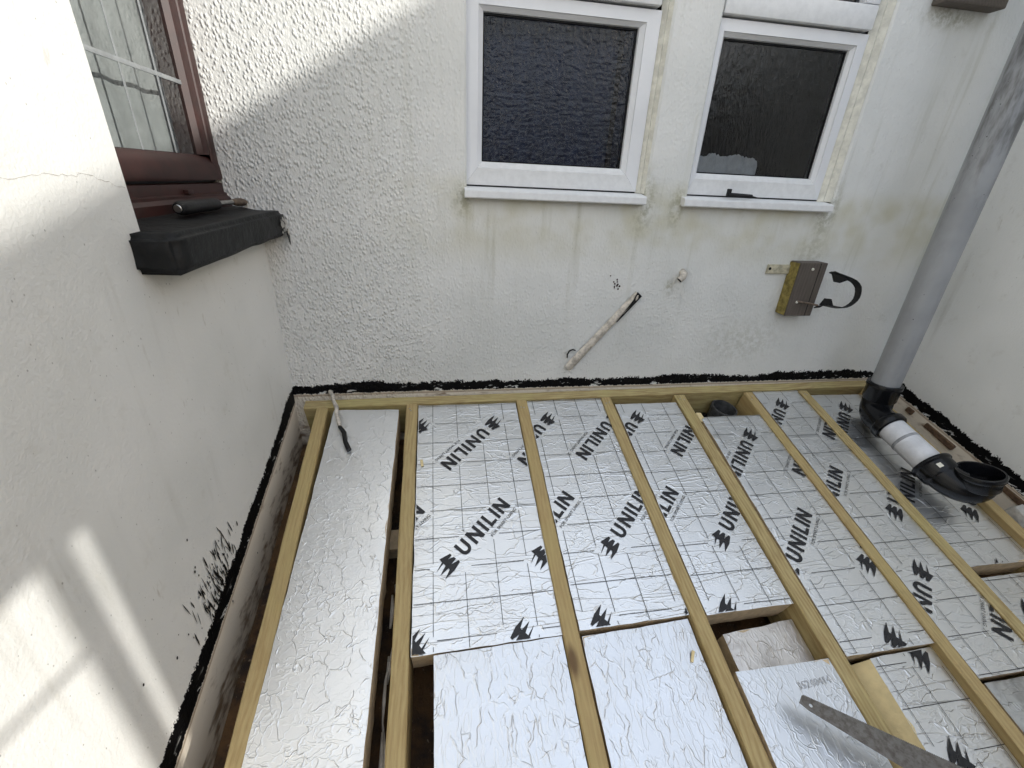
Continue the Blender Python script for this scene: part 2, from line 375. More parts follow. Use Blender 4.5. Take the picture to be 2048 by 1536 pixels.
# ------------------------------------------------------------------ walls
def wall_faces(mb, u0, u1, v0, v1, holes, depth, P, ch=.007):
    """flat wall in (u,v) with rectangular openings, chamfered arrises and reveals; P(u,v,d) -> point, d inward"""
    hs = [(a - ch, b + ch, c - ch, d + ch) for a, b, c, d in holes]
    us = sorted({u0, u1, *[x for q in hs for x in q[:2]]}); vs = sorted({v0, v1, *[x for q in hs for x in q[2:]]})
    for i in range(len(us) - 1):
        for j in range(len(vs) - 1):
            cu, cv = (us[i] + us[i + 1]) / 2, (vs[j] + vs[j + 1]) / 2
            if any(a < cu < b and c < cv < d for a, b, c, d in hs): continue
            if cu < u0 or cu > u1 or cv < v0 or cv > v1: continue
            mb.add([P(us[i], vs[j], 0), P(us[i + 1], vs[j], 0), P(us[i + 1], vs[j + 1], 0), P(us[i], vs[j + 1], 0)], [(0, 1, 2, 3)])
    for (a, b, c, d), (A, B, Cc, Dd) in zip(holes, hs):
        r = [(A, Cc, 0), (B, Cc, 0), (B, Dd, 0), (A, Dd, 0), (a, c, ch), (b, c, ch), (b, d, ch), (a, d, ch), (a, c, depth), (b, c, depth), (b, d, depth), (a, d, depth)]
        mb.add([P(*q) for q in r], [(k, (k + 1) % 4, 4 + (k + 1) % 4, 4 + k) for k in range(4)] + [(4 + k, 4 + (k + 1) % 4, 8 + (k + 1) % 4, 8 + k) for k in range(4)])
W1 = (.728, 1.424, .80, 1.86); W2 = (1.604, 2.266, .80, 1.86)
mb = MB(); wall_faces(mb, -.135, 3.4, -.6, 3.3, [W1, W2], .09, lambda u, v, d: (u, d, v))
bw = mb.build('house_wall', M['back'])
tag(bw, 'white roughcast house wall holding the two white framed windows', 'wall')
LW = (-.665, .0, .735, 1.95)
mb = MB(); wall_faces(mb, -3.6, 0.0, -1.9, 3.0, [(-.665, .012, .715, 1.95)], .12, lambda u, v, d: (-d, u, v))
lw = mb.build('house_wall', M['left'])
tag(lw, 'white painted side wall with maroon window and black sill', 'wall')
# narrow return so the recess meets the back wall
mb = MB()
def RWP(u, v, d): return (2.895 - .07 * u + d, u, v)
wall_faces(mb, -2.10, .05, -1.7, 1.98, [], .1, RWP)
mb.add([RWP(-2.10, -1.7, 0), RWP(-2.10, 1.98, 0), RWP(-2.10, 1.98, .22), RWP(-2.10, -1.7, .22)], [(0, 1, 2, 3)])
mb.add([RWP(-2.10, 1.98, 0), RWP(.05, 1.98, 0), RWP(.05, 1.98, .22), RWP(-2.10, 1.98, .22)], [(0, 1, 2, 3)])
mb.add([RWP(-2.10, -1.7, .22), RWP(.05, -1.7, .22), RWP(.05, 1.98, .22), RWP(-2.10, 1.98, .22)], [(3, 2, 1, 0)])
rw = mb.build('house_wall', M['right'])
tag(rw, 'shaded white wall behind the grey soil pipe', 'wall')
# ground, void deck
obj('ground', [(-40, -40, -2.4), (40, -40, -2.4), (40, 40, -2.4), (-40, 40, -2.4)], [(0, 1, 2, 3)], M['ground'])['kind'] = 'structure'
mb = MB(); mb.add([rp(-.02, .05, -.235), rp(3.2, .05, -.235), rp(3.2, -2.6, -.235), rp(-.02, -2.6, -.235)], [(0, 3, 2, 1)])
tag(mb.build('old_roof_deck', M['brown']), kind='structure')

# bitumen splashes and the hairline crack of the side wall: parts of that wall
mb = MB()
for k in range(120):
    cy = random.gauss(-.80, .06); cz = (cy * SN + random.triangular(.03, .19, .045)) / CS
    hgt = -SN * cy + CS * cz
    L = random.uniform(.004, .030); wd = random.uniform(.0008, .0028); an = random.gauss(.10, .16)
    d = Vector((0, -math.sin(an), math.cos(an))); n = Vector((0, d.z, -d.y))
    c0 = Vector((.0012 + k * 2e-5, cy, cz))
    pts = [c0 - d * L, c0 - d * L * .4 + n * wd, c0 + d * L * .5 + n * wd * .7, c0 + d * L, c0 + d * L * .4 - n * wd, c0 - d * L * .5 - n * wd * .8]
    mb.add(pts, [(0, 1, 2, 3, 4, 5)])
for k in range(30):
    cy, cz = random.gauss(-.86, .10), random.gauss(-.15, .075); r = random.uniform(.0014, .0034)
    mb.add([Vector((.0022 + k * 2e-5, cy + r * math.cos(a * 1.047), cz + 1.5 * r * math.sin(a * 1.047))) for a in range(6)], [(0, 1, 2, 3, 4, 5)])
mb.build('bitumen_splash', M['tar'], lw)
mb = MB(); pts = []
ctl = [(-1.02, .823), (-.949, .829), (-.87, .836), (-.80, .833), (-.787, .839), (-.72, .822), (-.672, .808)]
for (a, b), (c, d) in zip(ctl[:-1], ctl[1:]):
    for i in range(7): pts.append((a + (c - a) * i / 7, b + (d - b) * i / 7 + random.uniform(-.0022, .0022)))
for i in range(len(pts) - 1):
    (a, b), (c, d) = pts[i], pts[i + 1]; wd = random.uniform(.00015, .0004)
    mb.add([(.001, a, b - wd), (.001, c, d - wd), (.001, c, d + wd), (.001, a, b + wd)], [(0, 1, 2, 3)])
mb.build('hairline_crack', simple('crack', (.30, .27, .23), .9), lw)

# ------------------------------------------------------------------ white windows
def white_window(x0, x1, px0, px1, label, sillx, sealx, obscure, towel):
    y = .03
    root = empty('window', ((x0 + x1) / 2, y, .80))
    tag(root, label, 'window')
    o = lambda mb, n, m, par=root: smooth_by_angle(mb.build(n, m, par, loc=-root.location), 35)
    zb, zt = .838, 1.86; pz0, pz1 = .918, 1.352
    def rail(name, a0, a1, c0, c1, horizontal, ext=0.0, par=root, mat='upvc'):
        """mitred profile: flat outer band then sloping bead towards the pane"""
        m = MB()
        prof = [(0.0, y + .045), (0.0, y - .002), (.72, y - .004), (.745, y + .001), (.76, y + .001), (.97, y + .012), (1.0, y + .030), (1.0, y + .045)]
        sec = []
        for end in (0, 1):
            row = []
            for f, yy in prof:
                if horizontal:   # from outer z=a0 to inner z=a1 ; x span outer c0[0..1] inner c1[0..1]
                    zz = a0 + (a1 - a0) * f; xx = c0[end] + (c1[end] - c0[end]) * f; row.append((xx, yy, zz))
                else:
                    xx = a0 + (a1 - a0) * f; zz = c0[end] + (c1[end] - c0[end]) * f; row.append((xx, yy, zz))
            sec.append(row)
        n = len(prof); m.add(sec[0] + sec[1], [(k, k + 1, n + k + 1, n + k) for k in range(n - 1)])
        return o(m, name, M[mat], par)
    g = .0004
    rail('bottom_rail', zb, pz0, (x0, x1), (px0, px1), True, mat='upvc_dirty')
    rail('transom', 1.402, pz1, (x0, x1), (px0, px1), True)
    rail('jamb', x0, px0, (zb + g, 1.402), (pz0 + g, pz1), False)
    rail('jamb', x1, px1, (zb + g, 1.402), (pz0 + g, pz1), False)
    m = MB(); m.add([(px0 - .004, y + .028, pz0 - .004), (px1 + .004, y + .028, pz0 - .004), (px1 + .004, y + .028, pz1 + .004), (px0 - .004, y + .028, pz1 + .004)], [(0, 1, 2, 3)])
    pane = o(m, 'pane', M[obscure])
    m = MB(); e = .005  # black seal; wider top and right bars also draw the frame's shadow line
    for (a, b, c, d) in ((px0, px1, pz0 - e * .2, pz0 + e * .6), (px0, px1, pz1 - e, pz1), (px0, px0 + e * .7, pz0 + e * .6, pz1 - e), (px1 - e, px1, pz0 + e * .6, pz1 - e)):
        m.box(a, b, y + .022, y + .0275, c, d)
    o(m, 'gasket', M['gasket'], root)
    # top-hung vent above the transom
    vx0, vx1, vz0, vz1 = x0 + .012, x1 - .012, 1.409, zt - .03
    m = MB(); m.cham(vx0, vx1, y - .022, y + .03, vz0, vz0 + .072, .006); o(m, 'vent_rail', M['upvc_dirty'])
    m = MB(); m.cham(vx0, vx1, y - .022, y + .03, vz1 - .06, vz1, .006); o(m, 'vent_rail', M['upvc'])
    for a, b in ((vx0 + .0005, vx0 + .06), (vx1 - .06, vx1 - .0005)):
        m = MB(); m.cham(a, b, y - .0215, y + .0295, vz0 + .073, vz1 - .061, .006); o(m, 'vent_stile', M['upvc'])
    m = MB(); m.add([(vx0 + .05, y + .012, vz0 + .06), (vx1 - .05, y + .012, vz0 + .06), (vx1 - .05, y + .012, vz1 - .05), (vx0 + .05, y + .012, vz1 - .05)], [(0, 1, 2, 3)])
    o(m, 'vent_pane', M[obscure])
    m = MB(); m.box(x0, x1, y + .0, y + .045, zt - .028, zt); o(m, 'head', M['upvc'])
    # sill: sloping top, drip front
    m = MB(); a, b = sillx
    pr = [(y + .04, .800), (y + .04, .836), (y - .002, .833), (-.028, .824), (-.034, .819), (-.036, .798), (-.033, .794), (-.012, .794), (-.012, .800)]
    n = len(pr)
    m.add([(a, q[0], q[1]) for q in pr] + [(b, q[0], q[1]) for q in pr], [(k, (k + 1) % n, n + (k + 1) % n, n + k) for k in range(n)] + [tuple(range(n))[::-1], tuple(range(n, 2 * n))])
    sill = o(m, 'sill', M['upvc_dirty'])
    m = MB(); m.box(x0 + .004, x1 - .004, y - .0045, y + .01, .8335, .8378); o(m, 'drip_gap', M['gasket'])
    # yellowed mastic between frame and render on the far side
    m = MB(); a, b = sealx; zz = [.833 + i * (1.86 - .833) / 60 for i in range(61)]
    vs = []
    for z_ in zz:
        w1, w2 = random.uniform(-.0008, .0008), random.uniform(-.0006, .0006)
        vs += [(a - .001, y + .006, z_), (a + (b - a) * .42 + w1, y - .013, z_), (a + (b - a) * .62, y - .008, z_), (b + .003, y - .022 + w2, z_), (b + .006, y - .012, z_)]
    m.add(vs, [(i * 5 + k, i * 5 + k + 1, i * 5 + k + 6, i * 5 + k + 5) for i in range(60) for k in range(4)])
    o(m, 'mastic', M['seal'])
    # room behind
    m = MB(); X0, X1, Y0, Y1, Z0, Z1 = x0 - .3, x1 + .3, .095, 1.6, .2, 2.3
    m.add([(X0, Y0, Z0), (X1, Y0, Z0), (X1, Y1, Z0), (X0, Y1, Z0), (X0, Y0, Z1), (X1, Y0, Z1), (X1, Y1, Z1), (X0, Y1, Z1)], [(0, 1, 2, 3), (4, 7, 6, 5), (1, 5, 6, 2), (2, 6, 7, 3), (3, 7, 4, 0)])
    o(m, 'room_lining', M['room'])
    if not towel:                                         # added dark blue sheet: stands in for blue sky mirrored in the pane
        m = MB(); vs = []
        for i in range(61):
            xx = x0 - .05 + (x1 - x0 + .1) * i / 60; dd_ = .010 * math.sin(i * .55) + .006 * math.sin(i * 1.31)
            vs += [(xx, .135 + dd_, .82), (xx, .135 + dd_, 1.40)]
        m.add(vs, [(2 * i, 2 * i + 2, 2 * i + 3, 2 * i + 1) for i in range(60)]); o(m, 'blind', M['blind'])
    return root
win1 = white_window(.722, 1.394, .787, 1.324, 'white window with rippled bluish obscure glass beside the blank wall', (.719, 1.418), (1.394, 1.424), 'obscure', False)
win2 = white_window(1.598, 2.215, 1.647, 2.163, 'white window with dark plain obscure glass next to the grey soil pipe', (1.578, 2.247), (2.215, 2.262), 'obscure2', True)
mb = MB(); vs = []; n = 40
for i in range(n + 1):
    x = 1.60 + .335 * i / n
    z = .986 - .03 * max(0, (i / n - .9) / .1) ** 2 + random.uniform(-.006, .005) + .004 * math.sin(i * .5)
    vs += [(x, .085 + .004 * math.sin(i * .8), .84), (x, .083 + .004 * math.sin(i * .8), z)]
mb.add(vs, [(2 * i, 2 * i + 2, 2 * i + 3, 2 * i + 1) for i in range(n)] )
mb.add([v + Vector((0, .02, 0)) for v in map(Vector, vs)], [(2 * i, 2 * i + 1, 2 * i + 3, 2 * i + 2) for i in range(n)])
tag(mb.build('towel', M['towel'], smooth=True), 'white cloth behind the bottom corner of the dark window', 'towel')
# small black tool on the second sill
r = empty('window_handle', (1.80, -.012, .835)); tag(r, 'small black handle lying on the white sill of the darker window', 'handle')
mb = MB(); mb.tube([(-.03, 0, .008), (.025, -.004, .007), (.072, -.006, .006)], [.0085, .008, .007], 10); smooth_by_angle(mb.build('grip', M['grip'], r))
mb = MB(); mb.cham(-.036, -.020, -.006, .006, .002, .030, .003); mb.build('catch', M['grip'], r)
mb = MB(); mb.tube([(.072, -.006, .006), (.098, -.008, .002)], [.0025, .0015], 8); mb.build('spindle', M['grip'], r)

# ------------------------------------------------------------------ maroon leaded window and black sill
r = empty('leaded_window', (-.10, -.33, .74)); tag(r, 'maroon framed leaded window recessed in the side wall', 'window')
o = lambda mb, n, m, par=r: smooth_by_angle(mb.build(n, m, par, loc=-r.location), 35)
def prof_bar(pts, y0, y1):   # profile in (x,z) swept along y
    mb = MB(); n = len(pts); mb.add([(a, y0, b) for a, b in pts] + [(a, y1, b) for a, b in pts], [(k, (k + 1) % n, n + (k + 1) % n, n + k) for k in range(n)] + [tuple(range(n)), tuple(range(n, 2 * n))[::-1]])
    return mb
o(prof_bar([(-.16, .735), (-.078, .735), (-.078, .762), (-.088, .772), (-.088, .779), (-.096, .782), (-.096, .808), (-.108, .810), (-.16, .810)], -.70, -.001), 'outer_frame', M['maroon'])
o(prof_bar([(-.16, .818), (-.094, .818), (-.090, .826), (-.092, .862), (-.104, .884), (-.114, .890), (-.16, .890)], -.70, -.002), 'bottom_rail', M['maroon'])
o(prof_bar([(-.16, .8105), (-.115, .8105), (-.115, .8175), (-.16, .8175)], -.70, -.001), 'shadow_gap', M['gasket'])
mb = MB(); pr = [(-.16, -.0015), (-.094, -.0015), (-.090, -.016), (-.092, -.040), (-.096, -.043), (-.094, -.052), (-.098, -.080), (-.112, -.092), (-.16, -.092)]
n = len(pr); mb.add([(a, b, .8900 if b < -.05 else .8185) for a, b in pr] + [(a, b, 1.93) for a, b in pr], [(k, n + k, n + (k + 1) % n, (k + 1) % n) for k in range(n)])
o(mb, 'jamb', M['maroon'])
mb = MB(); mb.add([(-.112, -.70, .885), (-.112, -.085, .885), (-.112, -.085, 1.93), (-.112, -.70, 1.93)], [(0, 1, 2, 3)]); o(mb, 'pane', M['clear'])
for a, b in ((-.372, .004), (-.214, .004), (-.53, .004)):
    mb = MB(); mb.cham(-.1115, -.1095, a - b, a + b, .889, 1.92, .0008); o(mb, 'lead_strip', M['lead'])
for z in (1.076, 1.30, 1.53): 
    mb = MB(); mb.cham(-.1112, -.1085, -.70, -.092, z - .0055, z + .0055, .001); o(mb, 'lead_strip', M['lead'])
mb = MB(); mb.cham(-.100, -.082, -.262, -.232, .783, .794, .002); o(mb, 'drain_cap', M['maroon'])
mb = MB(); vs = []
for i in range(60):
    y = -.85 + 1.35 * i / 59; d = .0045 * math.sin(i * 1.15)
    vs += [(-.19 + d, y, .80), (-.19 + d, y, 2.0)]
mb.add(vs, [(2 * i, 2 * i + 2, 2 * i + 3, 2 * i + 1) for i in range(59)]); o(mb, 'net_curtain', M['net'])  # pale wavy sheet put in to carry the sunlit wall's reflection
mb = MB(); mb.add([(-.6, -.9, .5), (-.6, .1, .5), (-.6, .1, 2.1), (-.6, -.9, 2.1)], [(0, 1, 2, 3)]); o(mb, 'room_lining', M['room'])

r = empty('window_sill', (-.02, -.36, .65)); tag(r, 'thick black bitumen painted sill projecting below the maroon window', 'sill')
bm = bmesh.new(); bmesh.ops.create_cube(bm, size=1)
for v in bm.verts: v.co = Vector(((-.115, .082)[v.co.x > 0], (-.718, .012)[v.co.y > 0], (.644, .728)[v.co.z > 0]))
bmesh.ops.bevel(bm, geom=[e for e in bm.edges], offset=.012, segments=3, affect='EDGES')
bmesh.ops.subdivide_edges(bm, edges=[e for e in bm.edges if e.calc_length() > .05], cuts=14, use_grid_fill=True)
for v in bm.verts:
    k = noise.noise(v.co * 9) * .006 + noise.noise(v.co * 34) * .0022; d = Vector((v.co.x + .02, 0, v.co.z - .69)); 
    if v.co.y < -.70: v.co.y += noise.noise(v.co * 25) * .006
    v.co += d.normalized() * k
    if v.co.z > .70: v.co.z += .012 * (0 if v.co.x > 0 else 1) * min(1, -v.co.x / .08) - .0
me = bpy.data.meshes.new('sill_body'); bm.to_mesh(me); bm.free(); me.materials.append(M['tar']); me.polygons.foreach_set('use_smooth', [True] * len(me.polygons))
so_ = bpy.data.objects.new('sill_body', me); so_.location = -r.location; link(so_, r)
mb = MB()
for k in range(15):   # bare patch where the paint has flaked off near the house wall
    cy, cz = random.uniform(-.075, -.012), random.uniform(.655, .705); s = random.uniform(.006, .014)
    x = .0875 + .0006 * k
    mb.add([(x, cy + s * random.uniform(.5, 1.2) * math.cos(a * 1.047), cz + s * random.uniform(.5, 1.2) * math.sin(a * 1.047)) for a in range(6)], [(0, 1, 2, 3, 4, 5)])
mb.build('bare_patch', M['block'], r, loc=-r.location)
mb = MB(); mb.add([(.090, -.022, .672), (.093, -.006, .665), (.094, -.010, .640), (.096, -.020, .610), (.095, -.034, .628), (.092, -.036, .655)], [(0, 1, 2, 3, 4, 5)])
mb.build('paint_flap', M['tar'], r, loc=-r.location)

r = empty('hand_tool', (-.03, -.33, .752)); tag(r, 'black gripped hand tool with steel shank on the black sill', 'tool')
o = lambda mb, n, m, par=r: smooth_by_angle(mb.build(n, m, par, loc=-r.location), 40)
A, B, C_, D_ = Vector((-.030, -.445, .7575)), Vector((-.033, -.215, .757)), Vector((-.036, -.105, .756)), Vector((-.030, -.015, .752))
ts = [0, .04, .1, .3, .5, .7, .9, .96, 1]; rs = [.0125, .0165, .018, .0172, .0168, .0168, .017, .0155, .011]
mb = MB(); mb.tube([A.lerp(B, q) for q in ts], rs, 18); o(mb, 'grip', M['grip'])
mb = MB(); mb.tube([A + Vector((0, -.0008, 0)), A + Vector((0, -.0032, 0))], [.010, .008], 14); o(mb, 'end_cap', M['steel'])
mb = MB(); mb.tube([B - Vector((0, .004, 0)), C_], [.0075, .007], 12); o(mb, 'shank', M['steel'])
mb = MB(); mb.tube([C_, C_.lerp(D_, .3), C_.lerp(D_, .7), D_], [.0075, .012, .013, .008], 10); o(mb, 'tool_head', M['rust'])

# ------------------------------------------------------------------ lean-to roof timbers
ROT = (TH, 0, 0)
def timber(name, label, xc, w, y0, y1, depth, skew=0.0, group=None, along='y', seedv=0, h0=0.0):
    """sawn timber with eased, slightly wandering edges; local Y runs along the length"""
    L = y1 - y0; n = max(6, int(L / .045)); c = .0035; pts = []
    prof = [(-w / 2 + c, 0), (-w / 2, -c), (-w / 2, -depth), (w / 2, -depth), (w / 2, -c), (w / 2 - c, 0)]
    vs = []
    for i in range(n + 1):
        y = -L / 2 + L * i / n
        for k, (a, b) in enumerate(prof):
            j = noise.noise(Vector((seedv * 3.1 + k * 1.7, y * 6, 0))) * .0016 + noise.noise(Vector((seedv + k * 2.3, y * 30, 5))) * .0007
            jz = noise.noise(Vector((seedv * 2 + k, y * 4, 9))) * .0012
            vs.append((a + j, y, b + jz))
    m = len(prof); f = [(i * m + k, i * m + (k + 1) % m, (i + 1) * m + (k + 1) % m, (i + 1) * m + k) for i in range(n) for k in range(m)]
    f += [tuple(range(m)), tuple(n * m + k for k in range(m))[::-1]]
    if along == 'y': loc = rp(xc, (y0 + y1) / 2, h0); rot = (TH, 0, 0)
    o_ = obj(name, vs, f, M['wood'], None, False, loc, rot)
    if along == 'y' and skew: o_.rotation_euler = (Matrix.Rotation(TH, 4, 'X') @ Matrix.Rotation(skew, 4, 'Z')).to_euler()
    return tag(o_, label, 'rafter', group)
RAFT = [(.140, .047, .010, 'green tinged rafter nearest the side wall, beside the long plain foil board'),
        (.490, .046, 0.0, 'second rafter from the maroon window wall, gap beside it'),
        (.962, .047, -.002, 'third rafter from the maroon window wall'),
        (1.362, .047, .004, 'fourth rafter from the maroon window wall'),
        (1.722, .052, 0.0, 'broad faced rafter beside the open drain socket, passing under the saw'),
        (2.089, .042, .006, 'knotty rafter on the pipe side of the drain socket'),
        (2.388, .046, .004, 'rafter under the overhanging white pipe run'),
        (2.757, .047, 0.0, 'last rafter, beside the shaded wall and soil pipe')]
rafters = []
for i, (x, w_, sk, lb) in enumerate(RAFT):
    rafters.append(timber('rafter', lb, x, w_, -2.5, -.0745 if i else -.082, .17, sk, 'rafters of the lean-to roof', seedv=i * 7.3 + 1))
# wall plate across the back
n = 60; vs = []; c = .0035; L = 2.735
prof = [(-.024 + c, 0), (-.024, -c), (-.024, -.17), (.022, -.17), (.022, -c), (.022 - c, 0)]
plate = None
for i in range(n + 1):
    y = -L / 2 + L * i / n
    for k, (a, b) in enumerate(prof):
        vs.append((a + noise.noise(Vector((k * 1.7, y * 5, 30))) * .0018, y, b + noise.noise(Vector((k, y * 4, 39))) * .0012))
m_ = len(prof); f = [(i * m_ + k, i * m_ + (k + 1) % m_, (i + 1) * m_ + (k + 1) % m_, (i + 1) * m_ + k) for i in range(n) for k in range(m_)] + [tuple(range(m_)), tuple(n * m_ + k for k in range(m_))[::-1]]
plate = obj('wall_plate', vs, f, M['wood'], None, False, rp(.055 + L / 2, -.048, .002), (0, 0, 0))
plate.rotation_euler = (Matrix.Rotation(TH, 4, 'X') @ Matrix.Rotation(-math.pi / 2 - .0085, 4, 'Z').inverted() @ Matrix.Identity(4)).to_euler()
plate.rotation_euler = (Matrix.Rotation(TH, 4, 'X') @ Matrix.Rotation(-math.pi / 2 + .0085, 4, 'Z')).to_euler()
tag(plate, 'long timber wall plate fixed along the foot of the roughcast wall', 'timber')
# nail heads on the rafters
for i, (x, w_, sk, lb) in enumerate(RAFT[1:7]):
    ra = rafters[i + 1]
    for q in range(2):
        mb = MB(); yy = 1.21 - random.uniform(.015, .05); xx = random.uniform(-.012, .012)
        mb.tube([(xx, yy, -.0005), (xx, yy, .0016)], .0028, 8); mb.build('nail_head', M['steel'], ra)

# ------------------------------------------------------------------ insulation boards
CX_, CY_ = .0985, .101
EMB = [(0.195, 0.281), (0.54, 0.44), (0.59, 0.382), (0.472, 0.255), (0.651, 0.323), (0.721, 0.264), (0.57, 0.09), (0.801, 0.204), (0.844, 0.147), (0.665, -0.103), (0.366, -0.354), (0.514, -0.069), (0.479, -0.021), (0.219, -0.231), (0.386, 0.066), (0.32, 0.14), (0.1, -0.12), (0.28, 0.189)]
R2 = math.sqrt(.5)
def st(s, t_): return ((s - t_) * R2, (s + t_) * R2)
def logo_polys():
    out = []
    tri = tessellate_polygon([[Vector((a, b, 0)) for a, b in EMB]])
    for tr in tri: out.append([EMB[i] for i in tr])
    def quad(s0, t0, s1, t1, s2, t2, s3, t3): out.append([st(s0, t0), st(s1, t1), st(s2, t2), st(s3, t3)])
    def bar(s0, s1, t0, t1): quad(s0, t0, s1, t0, s1, t1, s0, t1)
    k = .108; T, Bm = 0.0, -.525
    # U
    uL, uR = .935, 1.335; rO = (uR - uL) / 2; cS = (uL + uR) / 2; cT = Bm + rO
    bar(uL, uL + k, cT, T); bar(uR - k, uR, cT, T)
    for i in range(10):
        a0, a1 = math.pi + math.pi * i / 10, math.pi + math.pi * (i + 1) / 10; ri = rO - k
        quad(cS + rO * math.cos(a0), cT + rO * math.sin(a0), cS + rO * math.cos(a1), cT + rO * math.sin(a1), cS + ri * math.cos(a1), cT + ri * math.sin(a1), cS + ri * math.cos(a0), cT + ri * math.sin(a0))
    def letN(a, b):
        bar(a, a + k, Bm, T); bar(b - k, b, Bm, T); quad(a + k, T, a + k, T - .19, b - k, Bm, b - k, Bm + .19)
    letN(1.475, 1.925); bar(2.055, 2.055 + k, Bm, T); bar(2.29, 2.29 + k, Bm, T); bar(2.29 + k, 2.60, Bm, Bm + k * .95)
    bar(2.69, 2.69 + k, Bm, T); letN(2.90, 3.345)
    return out
def text_tris(body, s0, s1, t0, cap, tilt=True):
    cu = bpy.data.curves.new('txt', 'FONT'); cu.body = body; cu.resolution_u = 2
    ob = bpy.data.objects.new('txt', cu); COL.objects.link(ob); bpy.context.view_layer.update()
    me = bpy.data.meshes.new_from_object(ob.evaluated_get(bpy.context.evaluated_depsgraph_get()))
    me.calc_loop_triangles(); V = [v.co.copy() for v in me.vertices]
    x0, x1 = min(v.x for v in V), max(v.x for v in V); h = max(v.y for v in V)
    T = [[(s0 + (V[i].x - x0) / (x1 - x0) * (s1 - s0), t0 + V[i].y / h * cap) for i in lt.vertices] for lt in me.loop_triangles]
    bpy.data.objects.remove(ob); bpy.data.curves.remove(cu); bpy.data.meshes.remove(me)
    return T
TAG_T = [[st(*q) for q in tr] for tr in text_tris('FOR SMART LIVING', 2.03, 3.36, -.775, .105)]
LOGO = logo_polys() + TAG_T
def clip(poly, conv):
    out = list(poly); n = len(conv)
    for i in range(n):
        a, b = conv[i], conv[(i + 1) % n]; inp = out; out = []
        if not inp: return []
        side = lambda p: (b[0] - a[0]) * (p[1] - a[1]) - (b[1] - a[1]) * (p[0] - a[0])
        for j in range(len(inp)):
            p, q = inp[j], inp[(j + 1) % len(inp)]; sp, sq = side(p), side(q)
            if sp >= 0: out.append(p)
            if (sp >= 0) != (sq >= 0):
                u = sp / (sp - sq); out.append((p[0] + (q[0] - p[0]) * u, p[1] + (q[1] - p[1]) * u))
    return out
def inset(quad, d):
    n = len(quad); cx = sum(p[0] for p in quad) / n; cy = sum(p[1] for p in quad) / n
    return [(p[0] + (cx - p[0]) / max(abs(cx - p[0]), 1e-6) * d, p[1] + (cy - p[1]) / max(abs(cy - p[1]), 1e-6) * d) for p in quad]
GAP = [st(-.06, -.86), st(3.45, -.86), st(3.45, .12), st(-.06, .12)]
def in_gap(pt, quadc): 
    n = 4; return all((quadc[(i + 1) % n][0] - quadc[i][0]) * (pt[1] - quadc[i][1]) - (quadc[(i + 1) % n][1] - quadc[i][1]) * (pt[0] - quadc[i][0]) >= 0 for i in range(n))
